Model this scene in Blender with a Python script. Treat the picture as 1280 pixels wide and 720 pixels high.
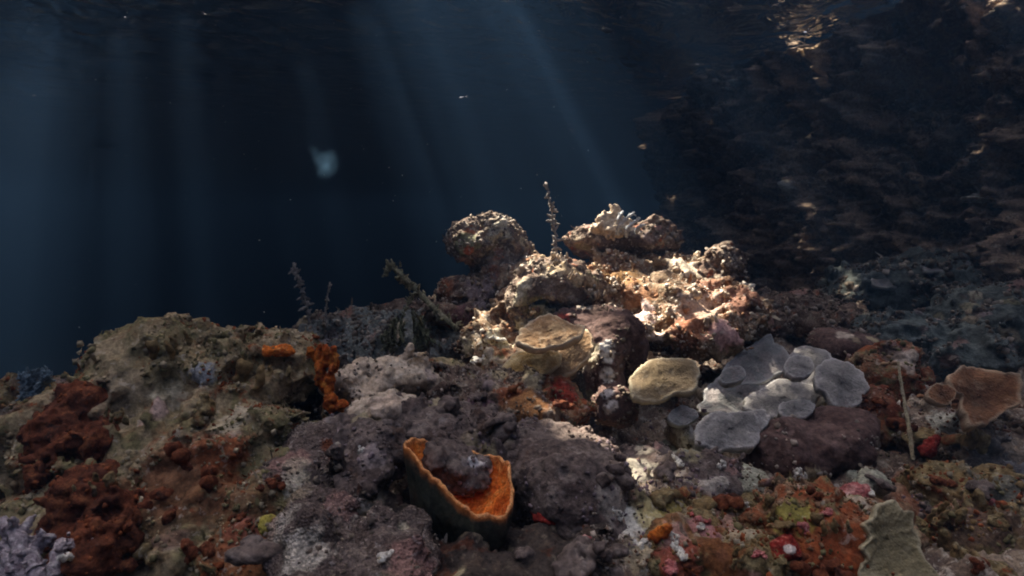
import bpy, math, random
import numpy as np
from mathutils import Vector
random.seed(7); rng = np.random.default_rng(7)
for o in list(bpy.data.objects): bpy.data.objects.remove(o)
S = bpy.context.scene; COL = S.collection
R = math.radians

# ------------------------------------------------------------------ camera
F = 711.0; PITCH = R(6.0)                      # focal length in photo pixels (1280 wide), 6 degrees down
cd = bpy.data.cameras.new('camera'); cam = bpy.data.objects.new('camera', cd); COL.objects.link(cam)
cd.sensor_width = 36; cd.lens = F / 1280 * 36; cd.clip_start = 0.02; cd.clip_end = 500
cam.location = (0, 0, 0); cam.rotation_euler = (R(90) - PITCH, 0, 0); S.camera = cam
cd.dof.use_dof = True; cd.dof.focus_distance = 1.15; cd.dof.aperture_fstop = 11
FW = np.array([0, math.cos(PITCH), -math.sin(PITCH)]); UP = np.array([0, math.sin(PITCH), math.cos(PITCH)]); RT = np.array([1., 0, 0])
def ray(px, py): return RT * ((px - 640) / F) + UP * ((360 - py) / F) + FW
def P(px, py, d): return ray(px, py) * d

# ------------------------------------------------------------------ sky, sun, exposure
SUN = ray(150, -950); SUN = SUN / np.linalg.norm(SUN)      # towards the sun: ahead, a little left
elev = math.asin(SUN[2]); azim = math.atan2(SUN[0], SUN[1])
W = bpy.data.worlds.new('World'); S.world = W; W.use_nodes = True
wn = W.node_tree.nodes; wl = W.node_tree.links
sky = wn.new('ShaderNodeTexSky'); sky.sky_type = 'NISHITA'; sky.sun_disc = False
sky.sun_elevation = elev; sky.sun_rotation = azim; sky.dust_density = 7.0; sky.air_density = 0.35; sky.ozone_density = 0.3
wl.new(sky.outputs[0], wn['Background'].inputs[0]); wn['Background'].inputs[1].default_value = 0.11
sd = bpy.data.lights.new('sun', 'SUN'); sun = bpy.data.objects.new('sun', sd); COL.objects.link(sun)
sd.energy = 4.5; sd.angle = R(0.5); sd.color = (1.0, 0.90, 0.74)
sun.rotation_euler = Vector((-SUN[0], -SUN[1], -SUN[2])).to_track_quat('-Z', 'Y').to_euler(); sun.location = (-3, 5, 12)
S.view_settings.view_transform = 'Standard'; S.view_settings.look = 'None'; S.view_settings.gamma = 1.0
S.view_settings.use_curve_mapping = False; S.view_settings.exposure = 3.3
S.render.engine = 'CYCLES'; S.cycles.use_denoising = True
S.cycles.max_bounces = 6; S.cycles.diffuse_bounces = 3; S.cycles.volume_bounces = 0; S.cycles.transparent_max_bounces = 32
S.cycles.caustics_reflective = False; S.cycles.caustics_refractive = False
S.cycles.sample_clamp_indirect = 3.0
S.cycles.filter_width = 2.0

# ------------------------------------------------------------------ numpy noise
PERM = np.concatenate([np.random.default_rng(3).permutation(256)] * 2).astype(np.int32)
G3 = np.random.default_rng(4).normal(size=(256, 3)).astype(np.float32); G3 /= np.linalg.norm(G3, axis=1)[:, None]
R3 = np.random.default_rng(5).random((256, 3)).astype(np.float32)
def hsh(i, j, k): return PERM[(PERM[(PERM[i & 255] + j) & 255] + k) & 255]
def perlin(p):
    p = np.asarray(p, np.float32); f = np.floor(p); i = f.astype(np.int32); u = p - f
    w = u * u * u * (u * (u * 6 - 15) + 10); out = 0
    for a in (0, 1):
        wa = w[:, 0] if a else 1 - w[:, 0]
        for b in (0, 1):
            wb = wa * (w[:, 1] if b else 1 - w[:, 1])
            for c in (0, 1):
                g = G3[hsh(i[:, 0] + a, i[:, 1] + b, i[:, 2] + c)]
                d = g[:, 0] * (u[:, 0] - a) + g[:, 1] * (u[:, 1] - b) + g[:, 2] * (u[:, 2] - c)
                out = out + d * wb * (w[:, 2] if c else 1 - w[:, 2])
    return out * 1.5
def worley(p):
    p = np.asarray(p, np.float32); f = np.floor(p); i = f.astype(np.int32); u = p - f
    best = np.full(len(p), 9., np.float32)
    for a in (-1, 0, 1):
        for b in (-1, 0, 1):
            for c in (-1, 0, 1):
                q = R3[hsh(i[:, 0] + a, i[:, 1] + b, i[:, 2] + c)]
                d = (q[:, 0] + a - u[:, 0]) ** 2 + (q[:, 1] + b - u[:, 1]) ** 2 + (q[:, 2] + c - u[:, 2]) ** 2
                best = np.minimum(best, d)
    return np.sqrt(best)
def disp(p, layers, off=0.0):
    """sum of noise layers (kind, frequency per metre, amplitude in metres); positive grows outwards"""
    out = np.zeros(len(p), np.float32)
    for kind, fr, am in layers:
        q = p * fr + off
        if kind == 'p': out += am * perlin(q)
        elif kind == 'r': out += am * (1 - 2.2 * np.abs(perlin(q)))       # ridges
        elif kind == 'b': out += am * (2.2 * np.abs(perlin(q)) - .5)      # billows
        elif kind == 'w': out += am * (0.55 - worley(q)) * 1.8            # round lumps
        elif kind == 'h': out -= am * np.clip(1 - 2.6 * worley(q), 0, 1)  # pits
    return out

# ------------------------------------------------------------------ mesh helpers
SURF = []                                    # surfaces on which small growth settles
def mesh_obj(name, verts, faces, mat, parent=None, origin=None, smooth=True, col=None, tri=False):
    verts = np.asarray(verts, np.float32); faces = np.asarray(faces, np.int32)
    if origin is None: origin = np.array([verts[:, 0].mean(), verts[:, 1].mean(), verts[:, 2].min()])
    origin = np.asarray(origin, float)
    me = bpy.data.meshes.new(name); v = (verts - origin).astype(np.float32)
    k = faces.shape[1]
    me.vertices.add(len(v)); me.vertices.foreach_set('co', v.ravel())
    me.loops.add(faces.size); me.loops.foreach_set('vertex_index', faces.ravel())
    me.polygons.add(len(faces)); me.polygons.foreach_set('loop_start', np.arange(0, faces.size, k, dtype=np.int32))
    if smooth: me.polygons.foreach_set('use_smooth', np.ones(len(faces), bool))
    me.update(calc_edges=True)
    if col is None: col = np.zeros((len(verts), 4))
    if True:
        a = me.attributes.new('Col', 'FLOAT_COLOR', 'POINT'); a.data.foreach_set('color', np.asarray(col, np.float32).ravel())
    me.materials.append(mat)
    o = bpy.data.objects.new(name, me); COL.objects.link(o)
    o.location = origin
    if parent is not None: o.parent = parent; o.location = origin - np.array(parent.location)
    return o
def tag(o, label=None, cat=None, group=None, kind=None):
    if label: o['label'] = label
    if cat: o['category'] = cat
    if group: o['group'] = group
    if kind: o['kind'] = kind
    return o
def empty(name, loc, label, cat, group=None):
    o = bpy.data.objects.new(name, None); COL.objects.link(o); o.location = loc; o.empty_display_size = .05
    return tag(o, label, cat, group)
def vnormals(v, f):
    n = np.cross(v[f[:, 2]] - v[f[:, 0]], v[f[:, -1]] - v[f[:, 1]] if f.shape[1] == 4 else v[f[:, 1]] - v[f[:, 0]])
    if f.shape[1] == 3: n = np.cross(v[f[:, 1]] - v[f[:, 0]], v[f[:, 2]] - v[f[:, 0]])
    out = np.zeros_like(v)
    for k in range(f.shape[1]): np.add.at(out, f[:, k], n)
    return out / (np.linalg.norm(out, axis=1)[:, None] + 1e-12)

# ------------------------------------------------------------------ implicit surfaces (dual contouring of a blended distance field)
def surface_nets(d, lo, h):
    ins = d < 0; nx, ny, nz = d.shape
    c = np.zeros((nx - 1, ny - 1, nz - 1), np.int8)
    offs = [(a, b, e) for a in (0, 1) for b in (0, 1) for e in (0, 1)]
    for a, b, e in offs: c += ins[a:nx - 1 + a, b:ny - 1 + b, e:nz - 1 + e]
    cells = np.argwhere((c > 0) & (c < 8))
    idx = np.full(c.shape, -1, np.int32); idx[tuple(cells.T)] = np.arange(len(cells))
    cv = {o_: d[cells[:, 0] + o_[0], cells[:, 1] + o_[1], cells[:, 2] + o_[2]] for o_ in offs}
    acc = np.zeros((len(cells), 3)); cnt = np.zeros(len(cells))
    for p0 in offs:
        for ax in range(3):
            if p0[ax]: continue
            p1 = tuple(1 if k == ax else p0[k] for k in range(3))
            x = (cv[p0] < 0) != (cv[p1] < 0)
            t = np.where(x, cv[p0] / (cv[p0] - cv[p1] + 1e-20), 0)
            for k in range(3): acc[:, k] += np.where(x, p0[k] + (t if k == ax else 0), 0)
            cnt += x
    v = (cells + acc / cnt[:, None]) * h + lo
    faces = []
    for ax in range(3):
        b, e = [(1, 2), (2, 0), (0, 1)][ax]
        s0 = [slice(None)] * 3; s1 = [slice(None)] * 3; s0[ax] = slice(0, -1); s1[ax] = slice(1, None)
        x = ins[tuple(s0)] != ins[tuple(s1)]
        q = np.argwhere(x); q = q[(q[:, b] > 0) & (q[:, e] > 0) & (q[:, b] < d.shape[b] - 1) & (q[:, e] < d.shape[e] - 1)]
        def cell(db, de):
            r = q.copy(); r[:, b] += db; r[:, e] += de; return idx[tuple(r.T)]
        f = np.stack([cell(-1, -1), cell(0, -1), cell(0, 0), cell(-1, 0)], 1)
        flip = ~ins[tuple(q.T)]; f[flip] = f[flip][:, ::-1]
        faces.append(f)
    f = np.concatenate(faces); return v.astype(np.float32), f[(f >= 0).all(1)]
def ell(p, c, r, roll):
    q = p - c.astype(np.float32)
    if roll:
        ca, sa = math.cos(R(roll)), math.sin(R(roll))
        q = np.stack([ca * q[..., 0] + sa * q[..., 2], q[..., 1], -sa * q[..., 0] + ca * q[..., 2]], -1)
    r = np.array(r, np.float32)
    k0 = np.linalg.norm(q / r, axis=-1); k1 = np.linalg.norm(q / (r * r), axis=-1) + 1e-6
    return k0 * (k0 - 1) / k1
def blobw(b):
    px, py, d, rx, ry, rz = b[:6]; roll = b[6] if len(b) > 6 else 0
    return P(px, py, d), (rx * d / F, rz, ry * d / F), roll
def field(blobs, cuts=(), voxel=.008, layers=(), k=.03, seed=0.0):
    W_ = [blobw(b) for b in blobs]; C_ = [blobw(b) for b in cuts]
    m = max(r for _, rr, _ in W_ for r in rr) * 0 + sum(abs(a) for _, _, a in layers) + .02
    lo = np.min([c - max(r) for c, r, _ in W_], 0) - m if False else np.min([c - (np.array(r) if not ro else np.array([max(r[0], r[2]), r[1], max(r[0], r[2])])) for c, r, ro in W_], 0) - m
    hi = np.max([c + (np.array(r) if not ro else np.array([max(r[0], r[2]), r[1], max(r[0], r[2])])) for c, r, ro in W_], 0) + m
    n = np.ceil((hi - lo) / voxel).astype(int) + 1
    while n.prod() > 1.5e6: voxel *= 1.15; n = np.ceil((hi - lo) / voxel).astype(int) + 1
    g = np.stack(np.meshgrid(*[lo[a] + voxel * np.arange(n[a]) for a in range(3)], indexing='ij'), -1).astype(np.float32)
    d = None
    for c, r, ro in W_:
        e = ell(g, c, r, ro)
        if d is None: d = e
        else:
            h = np.clip(.5 + .5 * (d - e) / k, 0, 1); d = d * (1 - h) + e * h - k * h * (1 - h)
    for c, r, ro in C_:
        e = -ell(g, c, r, ro); kk = .015
        h = np.clip(.5 - .5 * (d - e) / kk, 0, 1); d = d * (1 - h) + e * h + kk * h * (1 - h)
    if layers:
        band = np.abs(d) < m + 2 * voxel; pts = g[band]
        d[band] -= disp(pts, layers, seed)
    v, f = surface_nets(d, lo, voxel)
    return v, f, voxel
def patch_cols(v, patches, seed=0.0):
    """patches of pigment: (pixel x, y, depth, radius in metres, colour[, strength])"""
    c = np.zeros((len(v), 4), np.float32)
    n = perlin(v * 28 + 3.3 + seed) * .7 + perlin(v * 75 + 8.1) * .55 + perlin(v * 160 + 1.7) * .35
    dd = v @ FW.astype(np.float32); xx = 640 + F * (v @ RT.astype(np.float32)) / dd; yy = 360 - F * (v @ UP.astype(np.float32)) / dd
    for p in patches:
        px, py, d, r, rgb = p[:5]; st = p[5] if len(p) > 5 else .9; q = P(px, py, d) if np.isscalar(px) else px
        if np.isscalar(px):                                   # settle the patch on the surface itself
            i = np.where((np.abs(xx - px) < 7) & (np.abs(yy - py) < 7) & (dd > .2) & (np.abs(dd - d) < .5))[0]
            if len(i): q = v[i[np.argmin(dd[i])]]
        w = np.clip((1 - np.linalg.norm(v - np.asarray(q, np.float32), axis=1) / r) * 1.6 + n * .7, 0, 1)
        w = np.clip((w - .3) / .25, 0, 1)[:, None] * st
        c[:, :3] = c[:, :3] * (1 - w) + np.array(rgb, np.float32) * w; c[:, 3:] = c[:, 3:] * (1 - w) + w
    a = np.maximum(c[:, 3:], 1e-4); c[:, :3] = np.where(c[:, 3:] > 1e-4, c[:, :3] / a, c[:, :3])
    return c
CRAG = (('p', 7, .035), ('r', 13, .024), ('h', 11, .04), ('w', 28, .015), ('p', 55, .008), ('b', 95, .005))
SOFT = (('p', 9, .015), ('p', 25, .006), ('w', 55, .003))
LUMP = (('p', 10, .018), ('h', 14, .03), ('w', 34, .013), ('w', 85, .005))
MOT = [(.52, .46, .34), (.50, .45, .38), (.36, .20, .17), (.24, .075, .03), (.17, .15, .075), (.09, .06, .045), (.34, .27, .18), (.26, .20, .20), (.42, .36, .22)]
def lump(name, label, cat, blobs, mat, layers=CRAG, voxel=.007, cuts=(), patches=(), k=.03, grow=1.0, parent=None, group=None, fine=True, motley=None):
    if motley is None: motley = 1.0 if name in ('reef_rock', 'coral_mound', 'reef_ridge', 'coral_bommie') else .45 if name in ('mauve_coral', 'rock_pillar') and grow > .1 else 0
    seed = (hash_name(label or name) % 97) * 1.37
    v, f, vx = field(blobs, cuts, voxel, layers, k, seed)
    if fine:
        n = vnormals(v, f); v = v + n * disp(v, (('p', 130, .0022), ('b', 240, .0014)), seed)[:, None]
    if motley:
        r_ = np.random.default_rng(hash_name(label)); ext = np.linalg.norm(v.max(0) - v.min(0)); extra = []
        for _ in range(int(motley * (6 + 40 * ext))):
            i = r_.integers(len(v)); extra.append((v[i], 0, 0, r_.uniform(.012, .045) * (1 if ext > .15 else .6), MOT[r_.integers(len(MOT))], r_.uniform(.45, .85)))
        patches = extra + list(patches)
    o = mesh_obj(name, v, f, mat, parent, col=patch_cols(v, patches, seed))
    if label: tag(o, label, cat, group)
    if grow: SURF.append((v, f, grow, mat.name))
    return o
def hash_name(s): return sum((i + 1) * ord(ch) for i, ch in enumerate(s))

# ------------------------------------------------------------------ materials
def nodes(name):
    m = bpy.data.materials.new(name); m.use_nodes = True; nt = m.node_tree
    return m, nt.nodes, nt.links, nt.nodes['Principled BSDF']
def mixc(n, l, fac, a, b):
    m = n.new('ShaderNodeMix'); m.data_type = 'RGBA'
    for s, x in ((m.inputs[0], fac), (m.inputs[6], a), (m.inputs[7], b)):
        if hasattr(x, 'is_linked'): l.new(x, s)
        else: s.default_value = x if not isinstance(x, tuple) else (*x, 1)[:4]
    return m.outputs[2]
def ramp(n, l, x, lo, hi):
    r = n.new('ShaderNodeMapRange'); r.interpolation_type = 'SMOOTHSTEP'; l.new(x, r.inputs[0]); r.inputs[1].default_value = lo; r.inputs[2].default_value = hi
    return r.outputs[0]
def noise(n, l, co, sc, det=5, rough=.6, dist=0.0, off=0.0):
    t = n.new('ShaderNodeTexNoise'); t.inputs['Scale'].default_value = sc; t.inputs['Detail'].default_value = det
    t.inputs['Roughness'].default_value = rough; t.inputs['Distortion'].default_value = dist
    if off:
        v = n.new('ShaderNodeVectorMath'); l.new(co, v.inputs[0]); v.inputs[1].default_value = (off, off * 1.7, -off); co = v.outputs[0]
    l.new(co, t.inputs['Vector']); return t.outputs['Fac']
def voro(n, l, co, sc, feat='F1'):
    t = n.new('ShaderNodeTexVoronoi'); t.feature = feat; t.inputs['Scale'].default_value = sc; l.new(co, t.inputs['Vector']); return t.outputs['Distance']
def reef(name, c, sc=14, speck=(.6, .55, .48), sp=.35, bump=.5, fine=220, pits=.5, rough=.85):
    """c: four pigments, from most to least common"""
    m, n, l, b = nodes(name)
    co = n.new('ShaderNodeTexCoord').outputs['Object']
    col = mixc(n, l, ramp(n, l, noise(n, l, co, sc, 6, .65, .6), .42, .58), c[0], c[1])
    col = mixc(n, l, ramp(n, l, noise(n, l, co, sc * 2.1, 7, .7, .8, 3.1), .52, .62), col, c[2])
    col = mixc(n, l, ramp(n, l, noise(n, l, co, sc * 1.4, 7, .7, .5, 7.7), .57, .66), col, c[3])
    att = n.new('ShaderNodeAttribute'); att.attribute_name = 'Col'
    col = mixc(n, l, att.outputs['Alpha'], col, att.outputs['Color'])
    # fine grain of the pigment and pale specks of coralline crust
    g = noise(n, l, co, sc * 9, 4, .7, 0, 1.3)
    hs = n.new('ShaderNodeHueSaturation'); l.new(col, hs.inputs['Color'])
    mr = n.new('ShaderNodeMapRange'); l.new(g, mr.inputs[0]); mr.inputs[1].default_value = .25; mr.inputs[2].default_value = .75; mr.inputs[3].default_value = .28; mr.inputs[4].default_value = 1.8
    l.new(mr.outputs[0], hs.inputs['Value']); col = hs.outputs[0]
    if sp:
        q = n.new('ShaderNodeMath'); q.operation = 'MULTIPLY'
        l.new(ramp(n, l, noise(n, l, co, sc * 5, 3, .6, .4, 5.5), .60, .68), q.inputs[0]); q.inputs[1].default_value = sp
        col = mixc(n, l, q.outputs[0], col, speck)
    l.new(col, b.inputs['Base Color']); b.inputs['Roughness'].default_value = rough; b.inputs['Specular IOR Level'].default_value = .12
    h1 = noise(n, l, co, fine * .5, 8, .7); h2 = voro(n, l, co, fine * .8)
    ad = n.new('ShaderNodeMath'); ad.operation = 'MULTIPLY_ADD'; l.new(h2, ad.inputs[0]); ad.inputs[1].default_value = pits; l.new(h1, ad.inputs[2])
    bp = n.new('ShaderNodeBump'); bp.inputs['Strength'].default_value = bump; bp.inputs['Distance'].default_value = .006
    l.new(ad.outputs[0], bp.inputs['Height']); l.new(bp.outputs[0], b.inputs['Normal'])
    return m
TAN = (.31, .24, .145); OLIVE = (.18, .155, .075); RUST = (.25, .072, .027); MAUVE = (.145, .112, .098); DARK = (.055, .038, .03)
WHITE = (.62, .58, .50); PINK = (.42, .20, .19); GREYB = (.22, .24, .27); ORANGE = (.72, .17, .02); SAND = (.36, .37, .28); YELL = (.50, .38, .08); RED = (.42, .03, .02)
M = {
 'tan':   reef('tan_reef', [TAN, OLIVE, (.22, .15, .08), RUST]),
 'rusty': reef('rusty_reef', [(.22, .125, .07), RUST, OLIVE, (.34, .25, .16)]),
 'red':   reef('red_sponge_skin', [(.155, .046, .02), (.085, .027, .014), (.21, .075, .032), (.045, .018, .012)], 20, (.35, .15, .1), .2),
 'mauve': reef('mauve_coral_skin', [MAUVE, (.098, .071, .062), (.19, .152, .133), (.08, .048, .034)], 12, (.45, .40, .40), .25),
 'dmauve':reef('dark_mauve_coral_skin', [(.115, .07, .06), (.085, .05, .043), (.14, .09, .078), (.065, .038, .032)], 10, (.3, .24, .24), .1, .3),
 'fuzz':  reef('fine_mauve_coral_skin', [(.17, .13, .113), (.11, .08, .07), (.22, .175, .15), (.09, .062, .05)], 16, (.5, .45, .44), .4, .8, 330, 1.2),
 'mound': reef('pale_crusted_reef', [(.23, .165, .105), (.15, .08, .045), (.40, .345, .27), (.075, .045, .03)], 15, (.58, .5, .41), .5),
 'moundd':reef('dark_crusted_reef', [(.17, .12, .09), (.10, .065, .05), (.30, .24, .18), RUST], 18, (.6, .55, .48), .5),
 'grey':  reef('grey_reef', [(.17, .18, .17), (.11, .12, .11), (.23, .24, .23), (.10, .075, .065)], 12, (.45, .46, .44), .3),
 'cream': reef('cream_coral_skin', [(.52, .42, .32), (.42, .33, .24), (.58, .49, .39), (.28, .20, .12)], 10, (.6, .52, .44), .3, .3, 300, .8),
 'olive': reef('olive_brown_reef', [(.21, .14, .062), (.14, .105, .05), (.29, .23, .12), RUST], 16, (.55, .5, .42), .35),
 'rubble':reef('mixed_rubble', [(.26, .195, .14), (.15, .105, .08), (.42, .36, .29), (.23, .085, .04)], 20, (.65, .6, .52), .5),
 'wall':  reef('wall_rock', [(.30, .22, .16), (.15, .11, .088), (.40, .29, .20), (.15, .145, .13)], 9, (.5, .45, .38), .7, .8, 60),
 'teal':  reef('grey_green_reef', [(.12, .14, .13), (.08, .09, .085), (.16, .18, .17), (.07, .06, .05)], 9, (.35, .38, .36), .3),
 'orange':reef('orange_sponge_skin', [(.66, .17, .025), (.50, .10, .014), (.74, .28, .07), (.34, .07, .015)], 22, (.8, .5, .3), .25, .4, 260, .8),
 'rustorange':reef('dull_orange_sponge_skin', [(.42, .11, .015), (.30, .06, .012), (.52, .20, .04), (.16, .04, .015)], 30, (.6, .35, .2), .2, .5),
 'sand': reef('pale_green_sand', [(.34, .34, .26), (.26, .25, .19), (.42, .41, .33), (.18, .14, .1)], 20, (.6, .58, .5), .4, .6),
 'scarlet':reef('scarlet_sponge_skin', [(.25, .026, .018), (.17, .016, .012), (.36, .10, .07), (.10, .014, .011)], 30, (.8, .45, .4), .3, .35),
 'pink':  reef('pink_crust', [(.45, .16, .15), (.36, .09, .09), (.55, .27, .24), (.30, .05, .05)], 25, (.8, .65, .6), .4),
 'white': reef('white_crust', [(.62, .60, .54), (.50, .47, .40), (.70, .67, .60), (.38, .30, .16)], 22, (.78, .75, .7), .4),
 'yellow':reef('yellow_sponge_skin', [(.34, .29, .06), (.26, .21, .05), (.42, .37, .12), (.18, .14, .05)], 25, (.7, .6, .3), .2, .3),
 'shade': reef('dark_brown_rock', [(.06, .046, .038), (.04, .031, .027), (.085, .06, .045), (.09, .035, .02)], 14, (.3, .25, .2), .3),  # near-black pigment standing in for shade in the hollow, gap and blade
 'cupout':reef('cup_sponge_outer_skin', [(.040, .042, .030), (.05, .038, .026), (.030, .034, .027), (.07, .04, .02)], 9, (.2, .18, .14), .15, .3),
}
def plate_mat(name, c0, c1, rim, sc=26):
    m, n, l, b = nodes(name)
    co = n.new('ShaderNodeTexCoord').outputs['Object']
    col = mixc(n, l, ramp(n, l, noise(n, l, co, sc, 7, .65, .5), .40, .60), c0, c1)
    col = mixc(n, l, ramp(n, l, noise(n, l, co, sc * 1.7, 7, .7, .8, 4.4), .56, .64), col, tuple(.75 * x + .25 * y for x, y in zip(c1, rim)))
    col = mixc(n, l, ramp(n, l, noise(n, l, co, sc * 2.3, 7, .7, .6, 9.2), .60, .66), col, tuple(x * .6 for x in c0))
    g = noise(n, l, co, 190, 4, .7, 0, 2.1)
    hs = n.new('ShaderNodeHueSaturation'); l.new(col, hs.inputs['Color'])
    mr = n.new('ShaderNodeMapRange'); l.new(g, mr.inputs[0]); mr.inputs[1].default_value = .25; mr.inputs[2].default_value = .75; mr.inputs[3].default_value = .6; mr.inputs[4].default_value = 1.35
    l.new(mr.outputs[0], hs.inputs['Value'])
    att = n.new('ShaderNodeAttribute'); att.attribute_name = 'Col'
    sx = n.new('ShaderNodeSeparateColor'); l.new(att.outputs['Color'], sx.inputs[0]); gq = n.new('ShaderNodeMapRange'); l.new(sx.outputs[0], gq.inputs[0]); gq.inputs[3].default_value = .5; gq.inputs[4].default_value = 1.2
    h2_ = n.new('ShaderNodeHueSaturation'); l.new(hs.outputs[0], h2_.inputs['Color']); l.new(gq.outputs[0], h2_.inputs['Value'])
    col = mixc(n, l, att.outputs['Alpha'], h2_.outputs[0], rim)
    l.new(col, b.inputs['Base Color']); b.inputs['Roughness'].default_value = .8; b.inputs['Specular IOR Level'].default_value = .15
    h1 = noise(n, l, co, 60, 6, .65); h2 = voro(n, l, co, 260)
    ad = n.new('ShaderNodeMath'); ad.operation = 'MULTIPLY_ADD'; l.new(h2, ad.inputs[0]); ad.inputs[1].default_value = .35; l.new(h1, ad.inputs[2])
    bp = n.new('ShaderNodeBump'); bp.inputs['Strength'].default_value = .8; bp.inputs['Distance'].default_value = .004
    l.new(ad.outputs[0], bp.inputs['Height']); l.new(bp.outputs[0], b.inputs['Normal'])
    return m
PM = {'dbrown': plate_mat('dark_tan_plate_coral', (.20, .115, .055), (.27, .175, .095), (.60, .48, .33)),
      'brown': plate_mat('tan_plate_coral', (.30, .175, .085), (.40, .265, .15), (.66, .54, .38)),
      'yellow': plate_mat('ochre_plate_coral', (.42, .27, .10), (.55, .42, .22), (.65, .55, .36)),
      'olive': plate_mat('olive_plate_coral', (.20, .145, .08), (.25, .185, .11), (.62, .54, .38)),
      'grey': plate_mat('grey_plate_coral', (.21, .197, .188), (.28, .264, .252), (.46, .44, .42)),
      'bluegrey': plate_mat('blue_grey_plate_coral', (.175, .178, .176), (.235, .21, .203), (.40, .40, .39)),
      'rust': plate_mat('red_brown_plate_coral', (.22, .105, .05), (.15, .065, .03), (.42, .32, .22)),
      'blade': plate_mat('pale_olive_plate_coral', (.27, .225, .125), (.33, .28, .165), (.48, .43, .29))}

# ================================================================== THE SETTING
# ------------------------------------------------------------------ reef flat, dropping away to the left and behind
def ground_z(x, y):
    z = -.485 + .03 * np.clip(y - 1, 0, 3)
    edge = np.interp(x, [-3, -1.2, -.75, -.2, .25, .8, 1.6, 4], [1.0, 1.15, 1.75, 2.35, 2.9, 3.3, 4.2, 6])   # rim of the ledge
    t = np.clip((y - edge) / 1.2, 0, 1); z = z - 4.8 * t * t * (3 - 2 * t)
    t = np.clip((-1.35 - x) / .9, 0, 1); z = z - 4.8 * t * t * (3 - 2 * t)
    return z
NA, NR = 520, 290
ang = np.linspace(R(-58), R(62), NA); rad = .30 * (6.5 / .30) ** np.linspace(0, 1, NR)
AA, RR = np.meshgrid(ang, rad); gx = (RR * np.sin(AA)).ravel(); gy = (RR * np.cos(AA)).ravel()
gv = np.stack([gx, gy, np.zeros_like(gx)], 1)
gd = disp(gv, (('p', 3, .04), ('r', 7, .028), ('w', 16, .03), ('p', 30, .016), ('w', 55, .009), ('b', 110, .005)))
gv[:, 2] = ground_z(gx, gy) + gd
gv[:, 0] += perlin(gv * 22 + 9) * .012; gv[:, 1] += perlin(gv * 22 + 31) * .012
ii = np.arange(NR - 1)[:, None] * NA + np.arange(NA - 1)[None]
gf = np.stack([ii, ii + 1, ii + NA + 1, ii + NA], -1).reshape(-1, 4)
gpatch = [(890, 592, .98, .10, SAND), (1088, 600, 1.0, .05, SAND), (840, 570, 1.05, .08, SAND), (800, 560, 1.05, .06, (.3, .27, .2)),
          (1110, 480, 1.4, .12, RUST), (1150, 620, .95, .1, RUST, .6), (620, 500, 1.1, .12, (.13, .09, .09), .8), (1000, 640, .9, .1, RUST, .6),
          (660, 690, .72, .14, (.05, .035, .03)), (720, 540, 1.05, .08, (.30, .27, .2), .7)]  # first patch paints the shade of the bottom gap into the ground
o = mesh_obj('reef_flat', gv, gf, M['rubble'], origin=(0, 0, -.42), col=patch_cols(gv.astype(np.float32), gpatch)); tag(o, 'uneven brown reef flat strewn with encrusted rubble', 'reef', kind='structure')
near = gf[(np.hypot(gv[gf[:, 0], 0], gv[gf[:, 0], 1]) < 2.6)]; SURF.append((gv.astype(np.float32), near, .8, 'mixed_rubble'))
# deep sea floor far below, out to the horizon
m_deep, n, l, b = nodes('deep_sand'); co = n.new('ShaderNodeTexCoord').outputs['Object']
l.new(mixc(n, l, ramp(n, l, noise(n, l, co, .4, 6), .4, .6), (.10, .10, .085), (.16, .15, .12)), b.inputs['Base Color'])
N_ = 60; u = np.linspace(-1, 1, N_); u = np.sign(u) * np.abs(u) ** 2 * 59
X, Y = np.meshgrid(u, u); dv = np.stack([X.ravel(), Y.ravel(), -5.3 + .25 * perlin(np.stack([X.ravel() * .3, Y.ravel() * .3, 0 * X.ravel()], 1))], 1)
ii = np.arange(N_ - 1)[:, None] * N_ + np.arange(N_ - 1)[None]
o = mesh_obj('sea_floor', dv, np.stack([ii, ii + 1, ii + N_ + 1, ii + N_], -1).reshape(-1, 4), m_deep, origin=(0, 0, -5.3)); tag(o, 'deep sandy sea floor below the reef', 'sea floor', kind='structure')

# ------------------------------------------------------------------ rock wall on the right, up to the water line
ZS = 1.15
wp = np.array([P(850, 360, 5.4)[:2], P(890, 360, 4.5)[:2], P(980, 360, 3.9)[:2], P(1100, 360, 3.2)[:2], P(1290, 360, 2.65)[:2], P(1500, 360, 1.9)[:2], (2.6, .6), (2.7, -.6)])
seg = np.r_[0, np.cumsum(np.linalg.norm(np.diff(wp, axis=0), axis=1))]
NS, NZ = 560, 230
s = np.linspace(0, seg[-1], NS); bx = np.interp(s, seg, wp[:, 0]); by = np.interp(s, seg, wp[:, 1])
t = np.linspace(0, 1, NZ); SSx, TT = np.meshgrid(np.arange(NS), t)
tx = np.gradient(bx); ty = np.gradient(by); L_ = np.hypot(tx, ty); nx_, ny_ = ty / L_, -tx / L_
nx_, ny_ = -np.abs(nx_) * 0 + np.where(nx_ * bx + ny_ * by > 0, -nx_, nx_), np.where(nx_ * bx + ny_ * by > 0, -ny_, ny_)
wz = -.75 + (ZS - .02 + .75) * TT
lean = .45 * (1 - TT) ** 1.5 + .10 * np.sin(TT * 9)
wv = np.stack([bx[SSx] + nx_[SSx] * lean, by[SSx] + ny_[SSx] * lean, wz], -1).reshape(-1, 3)
wd = disp(wv, (('p', 1.6, .28), ('r', 4.2, .12), ('h', 6, .12), ('w', 10, .08), ('p', 20, .05), ('w', 30, .035), ('b', 60, .016)), 11.)
nn = np.stack([nx_[SSx], ny_[SSx], 0 * TT + .15], -1).reshape(-1, 3)
taper = np.clip((1 - TT.reshape(-1)) / .06, 0, 1)
wv = wv + nn * wd[:, None] * np.stack([0 * taper + 1, 0 * taper + 1, taper], 1)
ii = np.arange(NZ - 1)[:, None] * NS + np.arange(NS - 1)[None]
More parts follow.
